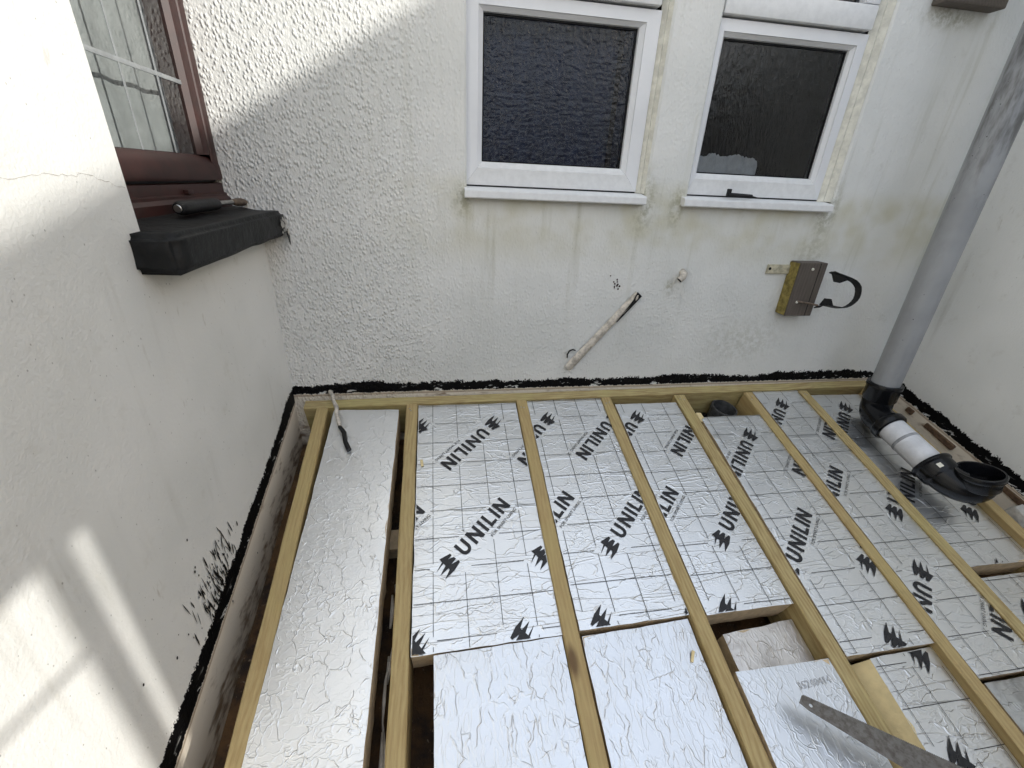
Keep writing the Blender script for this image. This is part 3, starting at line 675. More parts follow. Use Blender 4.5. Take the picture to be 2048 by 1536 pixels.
def board(label, quad, htop, foil, origin=None, thick=.10, skew=0.0, foam='foam', tilt=(0, 0), group='foil faced boards between the rafters', faint=None, side_lean=None):
    """quad: far-left, far-right, near-right, near-left in roof x,y. origin: a grid node where a logo starts"""
    cx = sum(p[0] for p in quad) / 4; cy = sum(p[1] for p in quad) / 4
    rot = (Matrix.Rotation(TH, 4, 'X') @ Matrix.Rotation(tilt[0], 4, 'X') @ Matrix.Rotation(tilt[1], 4, 'Y')).to_euler()
    root = empty('insulation_board', rp(cx, cy, htop), rot)
    tag(root, label, 'insulation board', group)
    q = [(p[0] - cx, p[1] - cy) for p in quad]                # FL FR NR NL
    NX = max(4, int(abs(q[1][0] - q[0][0]) / .022)); NY = max(4, int(abs(q[0][1] - q[3][1]) / .022))
    sd = random.uniform(0, 90)
    def P(u, v):
        a = (q[0][0] + (q[1][0] - q[0][0]) * u, q[0][1] + (q[1][1] - q[0][1]) * u); b = (q[3][0] + (q[2][0] - q[3][0]) * u, q[3][1] + (q[2][1] - q[3][1]) * u)
        x, y = a[0] + (b[0] - a[0]) * v, a[1] + (b[1] - a[1]) * v
        if u in (0, 1): x += noise.noise(Vector((sd, y * 18, u * 5))) * .0020 + noise.noise(Vector((sd, y * 70, u * 5))) * .0008
        if v in (0, 1): y += noise.noise(Vector((sd + 3, x * 18, v * 5))) * .0022 + noise.noise(Vector((sd, x * 70, v * 5))) * .0010
        return x, y
    vs = []; 
    for j in range(NY + 1):
        for i in range(NX + 1):
            x, y = P(i / NX, j / NY); edge = i in (0, NX) or j in (0, NY)
            z = -.0012 + (noise.noise(Vector((x * 22 + sd, y * 22, 1))) * .00045 + noise.noise(Vector((x * 6, y * 6 + sd, 2))) * .0005)
            if edge: z -= .0010
            vs.append((x, y, z))
    W = NX + 1; f = [(j * W + i, (j + 1) * W + i, (j + 1) * W + i + 1, j * W + i + 1) for j in range(NY) for i in range(NX)]
    fo = obj('foil_facing', vs, f, M[foil], root, True)
    # foam core: rough cut sides
    rim = [(i, 0) for i in range(NX)] + [(NX, j) for j in range(NY)] + [(i, NY) for i in range(NX, 0, -1)] + [(0, j) for j in range(NY, 0, -1)]
    zs = (-.0024, -.03, -.065, -thick); cv = []
    for k, z in enumerate(zs):
        for (i, j) in rim:
            x, y = P(i / NX, j / NY); wob = .0012 + noise.noise(Vector((x * 25 + sd, y * 25, k * 2))) * (.0022 if k else .0004)
            nx = (-1 if i == 0 else 1 if i == NX else 0); ny = (1 if j == 0 else -1 if j == NY else 0)
            if side_lean and nx == -1: x -= side_lean * (-z - .0024) / thick
            cv.append((x - nx * wob, y - ny * wob, z))
    m = len(rim); cf = [(k * m + i, k * m + (i + 1) % m, (k + 1) * m + (i + 1) % m, (k + 1) * m + i) for k in range(len(zs) - 1) for i in range(m)] + [tuple(range(m)), tuple((len(zs) - 1) * m + i for i in range(m))[::-1]]
    obj('foam_core', cv, cf, M[foam], root)
    if origin:
        mb = MB(); O = (origin[0] - cx, origin[1] - cy); cq = inset([q[0], q[3], q[2], q[1]], .003)
        xs = [p[0] for p in q]; ys = [p[1] for p in q]; ca, sa = math.cos(skew), math.sin(skew)
        def T(p): x, y = p[0] * CX_, p[1] * CY_; return (O[0] + x * ca - y * sa, O[1] + x * sa + y * ca)
        lo = [int(math.floor((min(xs) - O[0]) / CX_)) - 1, int(math.floor((min(ys) - O[1]) / CY_)) - 1]; hi = [int(math.ceil((max(xs) - O[0]) / CX_)) + 1, int(math.ceil((max(ys) - O[1]) / CY_)) + 1]
        logos = []
        for i in range(-8, 9):
            for j in range(-4, 4):
                logos.append((3 * i, 8 * j, 1)); logos.append((3 * i, 8 * j + 6, -1))
        gq = []; zz = .0011
        for (a, b, sgn) in logos:
            if not (lo[0] - 5 < a < hi[0] + 5 and lo[1] - 5 < b < hi[1] + 5): continue
            g = [(a + sgn * p[0], b + sgn * p[1]) for p in GAP]; gq.append(g)
            for pl in LOGO:
                c_ = clip([T((a + sgn * p[0], b + sgn * p[1])) for p in pl], cq)
                if len(c_) >= 3: zz += 2e-7; mb.add([(x, y, zz) for x, y in c_], [tuple(range(len(c_)))])
        lw_ = .0008
        def gridline(fixed, horiz, r0, r1):
            step = .05; run = None; s = r0; n_ = int((r1 - r0) / step)
            for k in range(n_ + 1):
                a = r0 + k * step; pt = ((a + step / 2), fixed) if horiz else (fixed, a + step / 2)
                bad = k == n_ or any(in_gap(pt, g) for g in gq)
                if not bad and run is None: run = a
                if bad and run is not None:
                    pl = [T((run, fixed)), T((a, fixed))] if horiz else [T((fixed, run)), T((fixed, a))]
                    if horiz: pl = [(pl[0][0], pl[0][1] - lw_), (pl[1][0], pl[1][1] - lw_), (pl[1][0], pl[1][1] + lw_), (pl[0][0], pl[0][1] + lw_)]
                    else: pl = [(pl[0][0] - lw_, pl[0][1]), (pl[0][0] + lw_, pl[0][1]), (pl[1][0] + lw_, pl[1][1]), (pl[1][0] - lw_, pl[1][1])]
                    c_ = clip(pl, cq)
                    if len(c_) >= 3: mb.add([(x, y, .00095 if horiz else .00088) for x, y in c_], [tuple(range(len(c_)))])
                    run = None
        for j in range(lo[1], hi[1] + 1): gridline(j, True, lo[0], hi[0])
        for i in range(lo[0], hi[0] + 1): gridline(i, False, lo[1], hi[1])
        obj('printing', mb.v, mb.f, M['ink'], root)
    if faint:
        body, fx, fy, fl, fh, fa = faint; mb = MB()
        for tr in text_tris(body, 0, fl, 0, fh): mb.add([(fx - cx + p[0] * math.cos(fa) - p[1] * math.sin(fa), fy - cy + p[0] * math.sin(fa) + p[1] * math.cos(fa), .0011) for p in tr], [(0, 1, 2)])
        obj('stamped_number', mb.v, mb.f, M['faint'], root)
    return root
NE = -2.4
bA = board('long narrow plain foil board beside the maroon window wall', [(.178, -.098), (.437, -.108), (.407, -1.95), (.139, -1.95)], .004, 'foil_crackle', thick=.11)
board('printed foil board under the first bay of the wall plate, below the blue tinted window', [(.517, -.080), (.936, -.082), (.940, -1.022), (.517, -1.030)], -.006, 'foil_print', (.5767, -.7968))
board('plain white looking foil board below the first printed board, open void beside it', [(.578, -1.034), (.936, -1.025), (.932, -2.0), (.578, -2.0)], -.004, 'foil_long')
board('printed foil board in the bay below the cut conduit on the wall', [(.990, -.070), (1.336, -.070), (1.336, -1.010), (.992, -1.016)], -.006, 'foil_print', (1.1104, -.786))
board('plain foil board between third and fourth rafters with a cream foam shaving on it', [(.996, -1.030), (1.330, -1.018), (1.330, -2.0), (.994, -2.0)], -.014, 'foil_long')
board('printed foil board with its cut foam end exposed above an open gap', [(1.392, -.112), (1.690, -.114), (1.690, -1.012), (1.392, -1.016)], -.008, 'foil_print', (1.516, -.795))
board('small dirty foil offcut sunk in the gap between two boards', [(1.440, -1.062), (1.690, -1.042), (1.690, -1.26), (1.440, -1.26)], -.052, 'foil_dirty', thick=.09, tilt=(0, .02))
board('plain foil board with a faint stamped number under the saw tip', [(1.396, -1.168), (1.690, -1.168), (1.690, -2.0), (1.390, -2.0)], .004, 'foil_long', faint=('35240414', 1.555, -1.228, .105, .017, .05))
board('printed foil board starting below the black drain socket', [(1.766, -.216), (2.062, -.216), (2.064, -1.166), (1.758, -1.168)], -.006, 'foil_print', (1.694, -.929))
board('tilted printed board with a pale slanting foam edge beyond the saw', [(1.835, -1.178), (2.064, -1.170), (2.064, -2.0), (1.800, -2.0)], -.022, 'foil_print', (1.952, -1.20), foam='foam_new', side_lean=.085, tilt=(0, .03))
board('printed foil board between the knotty rafter and the rafter under the white pipe', [(2.116, -.052), (2.362, -.050), (2.362, -1.262), (2.118, -1.264)], -.006, 'foil_print', (2.264, -.752))
board('scuffed grey board end below the printed board at the picture edge', [(2.150, -1.274), (2.362, -1.272), (2.362, -2.0), (2.150, -2.0)], -.030, 'foil_grey')
board('printed foil board lying directly beneath the soil pipe bend', [(2.416, -.080), (2.730, -.088), (2.730, -.962), (2.416, -.958)], -.026, 'foil_print', (2.612, -.772))
board('printed foil board below the pipe, nearest the shaded wall', [(2.424, -.990), (2.730, -.988), (2.730, -2.0), (2.424, -2.0)], -.055, 'foil_print', (2.3055, -1.708))

# loose scraps of foam and foil
def scrap(name, label, x, y, h, sx, sy, sz, mat, rz, cat='foam scrap', tiltx=.2):
    mb = MB(); mb.cham(-sx / 2, sx / 2, -sy / 2, sy / 2, 0, sz, min(sx, sy, sz) * .18)
    o_ = mb.build(name, M[mat], None, False, rp(x, y, h), (0, 0, 0)); o_.rotation_euler = (Matrix.Rotation(TH, 4, 'X') @ Matrix.Rotation(rz, 4, 'Z') @ Matrix.Rotation(tiltx, 4, 'X')).to_euler()
    for v in o_.data.vertices: v.co += Vector((noise.noise(v.co * 60), noise.noise(v.co * 61 + Vector((3, 1, 2))), 0)) * min(sx, sy) * .12
    return tag(o_, label, cat)
scrap('foam_scrap', 'cream foam chip wedged beside the drain socket', 1.765, -.205, -.05, .028, .05, .045, 'foam_new', .1)
scrap('foam_shaving', 'thin pale foam shaving lying on the plain board near the fourth rafter', 1.298, -1.115, -.012, .008, .030, .003, 'foam_new', -.5)
scrap('foam_shaving', 'tiny pale shaving caught at the edge of the first printed board', .536, -.39, -.004, .010, .028, .004, 'foam_new', .15)
scrap('render_lump', 'pale lump of render in the gap beside the last rafter', 2.835, -.80, -.03, .055, .075, .05, 'block', .2, 'rubble')
scrap('render_lump', 'second pale lump of render in the gap at the picture edge', 2.85, -.90, -.03, .06, .08, .05, 'block', -.1, 'rubble')
# dried sealant in the gap beside the long board
mb = MB(); pts = [rp(.452 + .012 * math.sin(k * .7) - .006 * (k > 7), -.78 - k * .045, -.13 + .012 * math.sin(k * 1.3)) for k in range(16)]
mb.tube(pts, [.004 + .0015 * math.sin(k * 2.1) for k in range(16)], 8)
tag(mb.build('sealant_string', M['bead'], smooth=True), 'string of dried sealant hanging in the gap beside the long board', 'sealant')
for k, (x, y, l) in enumerate(((.443, -.86, .10), (.444, -1.02, .07), (.440, -1.22, .12))):
    mb = MB(); mb.tube([rp(x, y + l / 2, -.135), rp(x + .004, y, -.128), rp(x, y - l / 2, -.135)], [.003, .007, .003], 8)
    tag(mb.build('sealant_bead', M['bead'], smooth=True), ['dried sealant bead highest in the dark gap by the long board', 'middle dried sealant bead in the dark gap by the long board', 'dried sealant bead lowest in the dark gap by the long board'][k], 'sealant')
# support blocking seen at the bottom of the gap
mb = MB(); mb.cham(.405, .470, -.66, -.585, -.19, -.125, .003)
o_ = mb.build('blocking', M['foam'], None, False, (0, 0, 0), ROT); tag(o_, 'pale packing block deep in the gap beside the long board', 'packing')

# ------------------------------------------------------------------ cable at the corner
r = empty('cable_stub', rp(.16, -.03, .0)); tag(r, 'white painted cable stub with black end hanging over the long plain board', 'cable')
cp = [Vector(p) for p in ((.148, .0, .012), rp(.158, -.020, .020), rp(.170, -.045, .030), rp(.177, -.075, .034), rp(.196, -.115, .034), rp(.200, -.150, .033), rp(.212, -.185, .030), rp(.222, -.215, .027), rp(.241, -.245, .024), rp(.250, -.285, .018), rp(.268, -.322, .012))]
mb = MB(); mb.tube(cp[:8], [.0095, .0078, .0088, .0072, .0086, .0070, .0080, .0068], 10); smooth_by_angle(mb.build('painted_sheath', M['paint_white'], r, loc=-r.location), 60)
mb = MB(); mb.tube([cp[7] - (cp[8] - cp[7]) * .1] + cp[8:], [.0068, .0092, .0085, .0094], 10); smooth_by_angle(mb.build('taped_end', M['grip'], r, loc=-r.location), 60)

# ------------------------------------------------------------------ things on the back wall
r = empty('cut_conduit', (1.32, 0, .26)); tag(r, 'sawn off strip of paint flaked conduit slanting across the wall', 'conduit')
a, b = Vector((1.462, -.006, .440)), Vector((1.181, -.010, .102)); d = (b - a).normalized(); nn = Vector((-d.z, 0, d.x))
mb = MB(); vs = []; n = 26
for i in range(n + 1):
    p_ = a.lerp(b, i / n); wdt = .0175 * (1 + .10 * noise.noise(Vector((i * .6, 0, 0)))) * (1.12 if i > 20 else 1)
    for k in range(7):
        an = math.pi * k / 6; vs.append(p_ + nn * wdt * math.cos(an) + Vector((0, -1, 0)) * (.011 * math.sin(an) + .002 * noise.noise(Vector((i, k, 1)))))
mb.add(vs, [(i * 7 + k, (i + 1) * 7 + k, (i + 1) * 7 + k + 1, i * 7 + k + 1) for i in range(n) for k in range(6)] + [tuple(range(7)), tuple(n * 7 + k for k in range(7))[::-1]])
smooth_by_angle(mb.build('conduit_body', M['paint_white'], r, loc=-r.location), 50)
mb = MB(); e = a + d * .03
mb.add([a - d * .003 + nn * .015 + Vector((0, -.012, 0)), a - d * .003 - nn * .015 + Vector((0, -.012, 0)), e - nn * .004 + Vector((0, -.0135, 0)), a + d * .15 + nn * .012 + Vector((0, -.0105, 0)), a + d * .145 + nn * .0185 + Vector((0, -.006, 0)), e + nn * .0185 + Vector((0, -.007, 0))], [(0, 1, 2, 3, 4, 5)])
mb.build('bare_core', M['grip'], r, loc=-r.location)
mb = MB(); mb.tube([Vector((1.176, -.004, .150)), Vector((1.172, -.012, .168)), Vector((1.180, -.014, .186)), Vector((1.196, -.013, .192)), Vector((1.208, -.008, .186))], [.003, .0035, .0035, .0035, .003], 8); mb.build('wire_loop', M['grip'], r, loc=-r.location)
r = empty('pipe_stub', (1.64, 0, .52)); tag(r, 'small painted overflow pipe stub poking from the wall', 'pipe')
mb = MB(); mb.tube([(1.652, .01, .537), (1.646, -.022, .530), (1.636, -.034, .520), (1.622, -.036, .506)], [.014, .015, .0145, .0125], 14, (True, False)); smooth_by_angle(mb.build('stub_body', M['paint_white'], r, loc=-r.location), 50)
mb = MB(); mb.tube([(1.622, -.036, .506), (1.6235, -.036, .5075)], [.0112, .0105], 14); mb.build('bore', M['gasket'], r, loc=-r.location)
mb = MB()
for k in range(14):
    x, z, s = 1.352 + random.gauss(0, .010), .488 + random.gauss(0, .016), random.uniform(.002, .006); x += (z - .488) * -.5
    mb.add([(x + s * random.uniform(.6, 1.2) * math.cos(q * 1.047), -.0015 - k * 3e-5, z + s * random.uniform(.6, 1.2) * math.sin(q * 1.047)) for q in range(6)], [(0, 1, 2, 3, 4, 5)])
mb.build('chipped_spot', simple('dark_red_spot', (.035, .012, .012), .8), bw)
# timber block with pipe clip
r = empty('clip_block', (2.22, 0, .48)); tag(r, 'weathered timber block on the wall carrying an open black pipe clip', 'bracket')
mb = MB(); mb.cham(2.156, 2.290, -.060, .0, .356, .592, .004)
bo = mb.build('timber_block', M['oldwood'], r, loc=(-2.22, 0, -.48))
me = bo.data   # grain vertical: rotate object space so local Y is up
me.transform(Matrix.Translation((-2.22, 0, -.48))); me.transform(Matrix.Rotation(-math.pi / 2, 4, 'X').inverted() @ Matrix.Identity(4) if False else Matrix.Rotation(-math.pi / 2, 4, 'X'))
bo.location = (0, 0, 0); bo.rotation_euler = (math.pi / 2, 0, 0)
mb = MB(); mb.add([(2.1535, -.058, .360), (2.1535, -.001, .360), (2.1535, -.001, .588), (2.1535, -.058, .588)], [(3, 2, 1, 0)]); mb.build('mossy_face', M['moss'], r, loc=(-2.22, 0, -.48))
for x0_, in ((2.255,),):
    mb = MB(); mb.box(x0_, x0_ + .0025, -.0612, -.058, .357, .591); mb.build('split', M['gasket'], r, loc=(-2.22, 0, -.48))
for x0_, z0_ in ((2.222, .565), (2.196, .420)):
    mb = MB(); mb.tube([(x0_, -.058, z0_), (x0_, -.064, z0_)], [.007, .005], 10); mb.build('screw', M['seal'], r, loc=(-2.22, 0, -.48))
mb = MB(); mb.cham(2.045, 2.160, -.009, .0, .534, .574, .003); mb.build('fixing_strap', M['strap'], r, loc=(-2.22, 0, -.48))
mb = MB(); mb.tube([(2.056, -.0105, .556), (2.056, -.0085, .556)], .0065, 10); mb.build('strap_hole', M['gasket'], r, loc=(-2.22, 0, -.48))
mb = MB(); mb.tube([(2.196, -.060, .424), (2.24, -.080, .420), (2.276, -.092, .414)], .0045, 10); mb.build('clip_bolt', M['rust'], r, loc=(-2.22, 0, -.48))
arc = [(2.287, .561), (2.312, .553), (2.350, .543), (2.385, .533), (2.412, .523), (2.431, .511), (2.447, .496), (2.455, .479), (2.459, .463), (2.459, .447), (2.454, .434), (2.444, .422), (2.432, .413), (2.416, .406), (2.402, .404), (2.388, .404), (2.357, .408), (2.316, .416), (2.286, .413), (2.272, .405)]
mb = MB(); vs = []
for i, (x, z) in enumerate(arc):
    a0 = Vector(arc[max(i - 1, 0)]); a1 = Vector(arc[min(i + 1, len(arc) - 1)]); tt = (a1 - a0).normalized(); no = Vector((-tt.y, tt.x)); 
    th_ = .0022; wd_ = .011
    ax = Vector((.42, -.75, .30)).normalized() * wd_
    for s1, s2 in ((-1, -1), (1, -1), (1, 1), (-1, 1)): vs.append(Vector((x + no.x * th_ * s1, -.095, z + no.y * th_ * s1)) + ax * s2)
L_ = len(arc); mb.add(vs, [(i * 4 + k, i * 4 + (k + 1) % 4, (i + 1) * 4 + (k + 1) % 4, (i + 1) * 4 + k) for i in range(L_ - 1) for k in range(4)] + [(0, 1, 2, 3), tuple((L_ - 1) * 4 + k for k in (3, 2, 1, 0))])
smooth_by_angle(mb.build('pipe_clip', M['grip'], r, loc=(-2.22, 0, -.48)), 50)
for tri in ([(2.285, .563), (2.315, .519), (2.340, .515), (2.385, .531)], [(2.300, .446), (2.329, .444), (2.350, .413), (2.284, .417)]):
    mb = MB(); mb.add([(x, -.100, z) for x, z in tri] + [(x, -.090, z) for x, z in tri], [(3, 2, 1, 0), (4, 5, 6, 7)] + [(k, (k + 1) % 4, 4 + (k + 1) % 4, 4 + k) for k in range(4)]); mb.build('clip_lug', M['grip'], r, loc=(-2.22, 0, -.48))
r = empty('upper_block', (2.52, 0, 1.56)); tag(r, 'weathered timber offcut just showing at the top edge above the bare wall', 'bracket')
mb = MB(); mb.cham(2.40, 2.66, -.055, .0, 1.492, 1.70, .006); mb.build('timber_block', M['oldwood'], r, loc=-r.location)

# ------------------------------------------------------------------ soil pipe assembly
r = empty('soil_pipe', rp(2.61, -.25, 0)); tag(r, 'grey vertical soil pipe with black bends and short white branch', 'pipe')
o = lambda mb, n, m, par=r: smooth_by_angle(mb.build(n, m, par, loc=(-r.location if par is r else (0, 0, 0))), 40)
PX, PY = 2.614, -.25
lean = Vector((-.012, 0, 1)).normalized()
p0 = Vector((PX, PY, .055))
mb = MB(); mb.tube([p0 + lean * q for q in (0, .3, .6, .9, 1.2, 1.5, 1.9)], .054, 40); o(mb, 'grey_pipe', M['grey_pvc'])
wst, wen = rp(2.561, -.385, .062), rp(2.573, -.64, .060)
wd = (wen - wst).normalized()
top = p0 + lean * .040
body = bez(top - lean * .07, top - lean * .175, wst - wd * .075, wst + wd * .012, 18)
mb = MB(); mb.tube(body, [.0595] * 19, 36); eb = o(mb, 'elbow', M['black_pvc'])
mb = MB(); mb.lathe(top, -lean, [(-.003, .0545), (-.004, .066), (.0, .0685), (.016, .0685), (.022, .0645), (.075, .0645), (.085, .0585)], 40) 
for v in mb.v: v += Vector((noise.noise(v * 60), noise.noise(v * 60 + Vector((9, 0, 0))), noise.noise(v * 40) * .6)) * .0012
o(mb, 'elbow_collar', M['black_pvc'], eb)
mb = MB(); mb.lathe(wst, -wd, [(-.006, .0545), (-.006, .065), (-.002, .068), (.02, .068), (.03, .060)], 40); o(mb, 'elbow_lip', M['black_pvc'], eb)
mb = MB(); mb.tube([wst, wst.lerp(wen, .33), wst.lerp(wen, .36), wst.lerp(wen, .39), wen], [.054] * 5, 40); wp = o(mb, 'white_pipe', M['white_pvc'])
mb = MB(); cc = wst.lerp(wen, .30); mb.tube([cc, cc + wd * .0015, cc + wd * .011, cc + wd * .0125], [.0540, .0552, .0552, .0540], 40, (False, False)); o(mb, 'joint_ring', simple('ring_grime', (.30, .31, .33), .5, var=.3), wp)
# end bend: collar, body turning up, open socket
cs = rp(2.570, -.585, .061)
mouth = rp(2.618, -.690, .148); mdir = Vector((-.17, .10, .97)).normalized()
mb = MB(); mb.lathe(cs, wd, [(.002, .0545), (-.001, .062), (.0, .071), (.004, .074), (.012, .074), (.018, .068), (.055, .067), (.066, .058)], 40) 
cb = bez(cs + wd * .045, cs + wd * .105, mouth - mdir * .10, mouth - mdir * .050, 16)
mb2 = MB(); mb2.tube(cb, [.060] * 17, 36); eb2 = o(mb2, 'end_bend', M['black_pvc'])
o(mb, 'bend_collar', M['black_pvc'], eb2)
mb = MB()
sr = [(-.070, .059), (-.060, .0665), (-.024, .0675), (-.018, .073), (-.004, .074), (.001, .071), (.001, .0645), (-.016, .0605), (-.05, .058), (-.085, .052)]
mb.lathe(mouth, mdir, sr, 44, cap1=True); o(mb, 'socket', M['black_pvc'], eb2)
lab = cs + wd * .04; side = Vector((-.62, -.25, .74)).normalized()
u_ = wd; v_ = side.cross(u_).normalized(); side = u_.cross(v_).normalized() if u_.cross(v_).dot(side) > 0 else -u_.cross(v_).normalized()
mb = MB(); pc = lab + side * .0675
mb.add([pc - u_ * .009 - v_ * .008, pc + u_ * .009 - v_ * .008, pc + u_ * .009 + v_ * .008, pc - u_ * .009 + v_ * .008], [(0, 1, 2, 3)]); o(mb, 'size_label', M['seal'], eb2)
# drain socket in the roof
r = empty('drain_socket', rp(1.99, -.075, -.17)); tag(r, 'black drain socket standing open in the hole by the wall plate', 'pipe')
o = lambda mb, n, m, par=r: smooth_by_angle(mb.build(n, m, par, loc=-r.location), 40)
dc = rp(1.955, -.122, -.050); dd = (rp(.10, .06, 1) - rp(0, 0, 0)).normalized()
sr = [(-.10, .055), (-.035, .055), (-.030, .060), (-.006, .062), (0, .060), (0, .0545), (-.02, .052), (-.12, .050)]
mb = MB(); mb.lathe(dc, dd, sr, 36, cap1=True); o(mb, 'socket', simple('dusty_black_plastic', (.055, .056, .058), .5, var=.4, scale=40))
mb = MB(); mb.tube([rp(1.80, -.10, -.16), rp(1.88, -.11, -.165), rp(1.96, -.12, -.17)], [.05, .052, .054], 24); o(mb, 'branch', M['black_pvc'])
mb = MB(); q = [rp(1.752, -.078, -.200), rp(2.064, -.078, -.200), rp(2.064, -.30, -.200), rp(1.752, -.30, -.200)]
mb.add(q, [(0, 3, 2, 1)]); o(mb, 'black_liner', M['gasket'])  # flat black sheet across the bottom of the hole

# ------------------------------------------------------------------ handsaw
def sw(px, py): return px, py
A0 = Vector((1.512, -1.2455, .060)); 
ex = Vector((.818, -.560, .130)).normalized()          # along teeth from toe to heel
up_ = Vector((0.10, 0.0, 1)); ez = (up_ - ex * up_.dot(ex)).normalized(); ey = ez.cross(ex)   # ey points to the back? made below
r = empty('handsaw', rp(*A0)); r.rotation_euler = (Matrix.Rotation(TH, 4, 'X') @ Matrix((ex, ey, ez)).transposed().to_4x4()).to_euler()
tag(r, 'worn steel handsaw with a hole at its toe lying over the boards', 'handsaw')
sgn = -1
Ls = .50; nt = 150; top_ = []; 
for i in range(nt):
    s_ = .004 + (Ls - .004) * i / nt; top_ += [(s_, sgn * .0), (s_ + .55 * (Ls / nt), sgn * -.0016)]
outl = [(0.0, sgn * .003)] + top_ + [(Ls, 0), (Ls + .02, sgn * .104), (.012 + .16, sgn * .056), (.014, sgn * .0315), (-.006, sgn * .0235)]
hole = [(.020 + .0042 * math.cos(2 * math.pi * k / 14), sgn * (.0175 + .0042 * math.sin(2 * math.pi * k / 14))) for k in range(14)]
bm = bmesh.new(); vo = [bm.verts.new((x, y, 0)) for x, y in outl]; vh = [bm.verts.new((x, y, 0)) for x, y in hole]
eds = [bm.edges.new((vo[i], vo[(i + 1) % len(vo)])) for i in range(len(vo))] + [bm.edges.new((vh[i], vh[(i + 1) % 14])) for i in range(14)]
bmesh.ops.triangle_fill(bm, use_beauty=True, use_dissolve=False, edges=eds)
me = bpy.data.meshes.new('blade'); bm.to_mesh(me); bm.free(); me.materials.append(M['saw'])
bl = link(bpy.data.objects.new('blade', me), r); md = bl.modifiers.new('thick', 'SOLIDIFY'); md.thickness = .0011; md.offset = 0
hpts = [(.49, .004), (.52, -.012), (.60, .004), (.635, .035), (.625, .075), (.60, .10), (.62, .135), (.56, .150), (.50, .128), (.485, .07)]
bm = bmesh.new(); vo = [bm.verts.new((x, sgn * y, -.011)) for x, y in hpts]; hh_ = [(.555 + .018 * math.cos(2 * math.pi * k / 12), sgn * (.062 + .036 * math.sin(2 * math.pi * k / 12))) for k in range(12)]; vh = [bm.verts.new((x, y, -.011)) for x, y in hh_]
eds = [bm.edges.new((vo[i], vo[(i + 1) % len(vo)])) for i in range(len(vo))] + [bm.edges.new((vh[i], vh[(i + 1) % 12])) for i in range(12)]
bmesh.ops.triangle_fill(bm, use_beauty=True, use_dissolve=False, edges=eds)
ret = bmesh.ops.extrude_face_region(bm, geom=bm.faces[:]); bmesh.ops.translate(bm, verts=[g_ for g_ in ret['geom'] if isinstance(g_, bmesh.types.BMVert)], vec=(0, 0, .022)); bmesh.ops.recalc_face_normals(bm, faces=bm.faces[:])
me = bpy.data.meshes.new('handle'); bm.to_mesh(me); bm.free(); me.materials.append(M['grip']); link(bpy.data.objects.new('handle', me), r)

# ------------------------------------------------------------------ bare bricks showing below the bitumen on the pipe side
for k, (y0, y1, z_) in enumerate(((-.195, -.23, -.030), (-.30, -.45, -.034), (-.66, -.85, -.030))):
    mb = MB(); ym = (y0 + y1) / 2
    mb.cham(-.010, .02, -abs(y1 - y0) / 2, abs(y1 - y0) / 2, -.013, .013, .004)
    b_ = mb.build('brick', M['brick'], rw, False, (2.895 - .07 * (ym * CS) - .0, rp(0, ym, z_).y, rp(0, ym, z_).z), (TH, 0, .0))

# ------------------------------------------------------------------ neighbouring structures that cast the shade (outside the picture)
def wpt(y, z, x): return (x, y + SY_ * x, z + SZ_ * x)      # where the sun ray through (0, y, z) crosses the plane x
XN = 5.8
def verge(y): return 1.02 + .567 * XN + .267 * y
r = empty('neighbour_house', (XN + 2, -1, -2.4)); tag(r, 'neighbouring house whose roof shades most of the yard', 'house')
o = lambda mb, n, m, par=r: mb.build(n, m, par, loc=-r.location)
ya, yb = -10.0, 8.0; yw = wpt(-.95, 0, XN)[1]
mb = MB(); mb.add([(XN, yw, -2.4), (XN, yb, -2.4), (XN, yb, verge(yb) - .25), (XN, yw, verge(yw) - .25), (XN + 4, yw, -2.4), (XN + 4, yb, -2.4), (XN + 4, yb, verge(yb) - .25), (XN + 4, yw, verge(yw) - .25)], [(0, 3, 2, 1), (4, 5, 6, 7), (0, 4, 7, 3), (1, 2, 6, 5)])
o(mb, 'wall', M['nbr'])
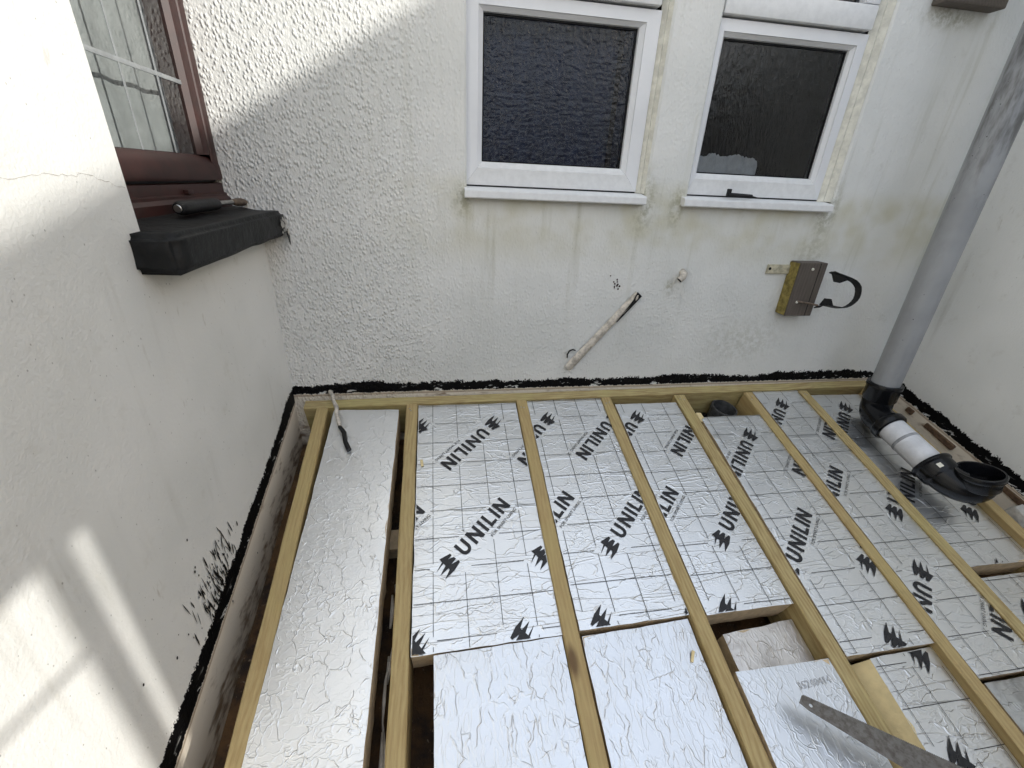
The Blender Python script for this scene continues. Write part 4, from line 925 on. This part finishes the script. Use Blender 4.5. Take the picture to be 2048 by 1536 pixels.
mb = MB(); mb.add([(XN, ya, verge(ya) - .22), (XN, yb, verge(yb) - .22), (XN, yb, verge(yb)), (XN, ya, verge(ya)), (XN + .3, ya, verge(ya) - .22), (XN + .3, yb, verge(yb) - .22), (XN + .3, yb, verge(yb)), (XN + .3, ya, verge(ya))], [(0, 3, 2, 1), (4, 5, 6, 7), (0, 4, 7, 3), (1, 2, 6, 5), (3, 7, 6, 2), (0, 1, 5, 4)])
o(mb, 'verge', M['tiles'])
# unseen frame, its post, lintel, panel and rail shaped to cut the sun patch
r = empty('shade_frame', (3.2, -3.0, -2.4)); tag(r, 'unseen timber frame shaped to cast the sun patch edges on the side wall', 'gate')
o = lambda mb, n, m, par=r: mb.build(n, m, par, loc=-r.location)
xg = 3.30
a_, b_ = wpt(-1.168, 0, xg)[1], wpt(-1.122, 0, xg)[1]
mb = MB(); mb.box(xg, xg + .04, a_, b_, -2.4, 1.82); o(mb, 'post', M['oldwood'])
zb_ = wpt(0, .295, xg)[2]; mb = MB(); mb.box(xg + .001, xg + .034, -6.0, wpt(-1.072, 0, xg)[1], zb_, zb_ + .38); o(mb, 'lintel', M['oldwood'])
mb = MB(); mb.box(xg, xg + .04, wpt(-1.072, 0, xg)[1], -2.0, -2.4, 1.82); o(mb, 'end_panel', M['oldwood'])
p1, p2 = Vector(wpt(-1.15, .080, xg + .01)), Vector(wpt(-1.40, .146, xg + .01))
mb = MB(); mb.tube([p1, p1 + (p2 - p1) * 5], .008, 8); o(mb, 'rail', M['steel'])
# unseen building added behind the viewer: a dark shape for the panes to mirror
r = empty('mirror_building', (1.0, -9.5, -2.4)); tag(r, 'unseen low dark building added for the panes to mirror', 'building')
o = lambda mb, n, m, par=r: mb.build(n, m, par, loc=-r.location)
mb = MB(); mb.box(-5, 7, -12, -9.4, -2.4, 1.55); o(mb, 'wall', simple('dark_brickwork', (.13, .085, .065), .9, var=.3, scale=3))
mb = MB(); mb.add([(-5.3, -9.1, 1.45), (7.3, -9.1, 1.45), (7.3, -10.7, 2.7), (-5.3, -10.7, 2.7), (-5.3, -12.3, 1.45), (7.3, -12.3, 1.45)], [(0, 1, 2, 3), (3, 2, 5, 4), (0, 3, 4), (1, 5, 2)]); o(mb, 'roof', M['tiles'])
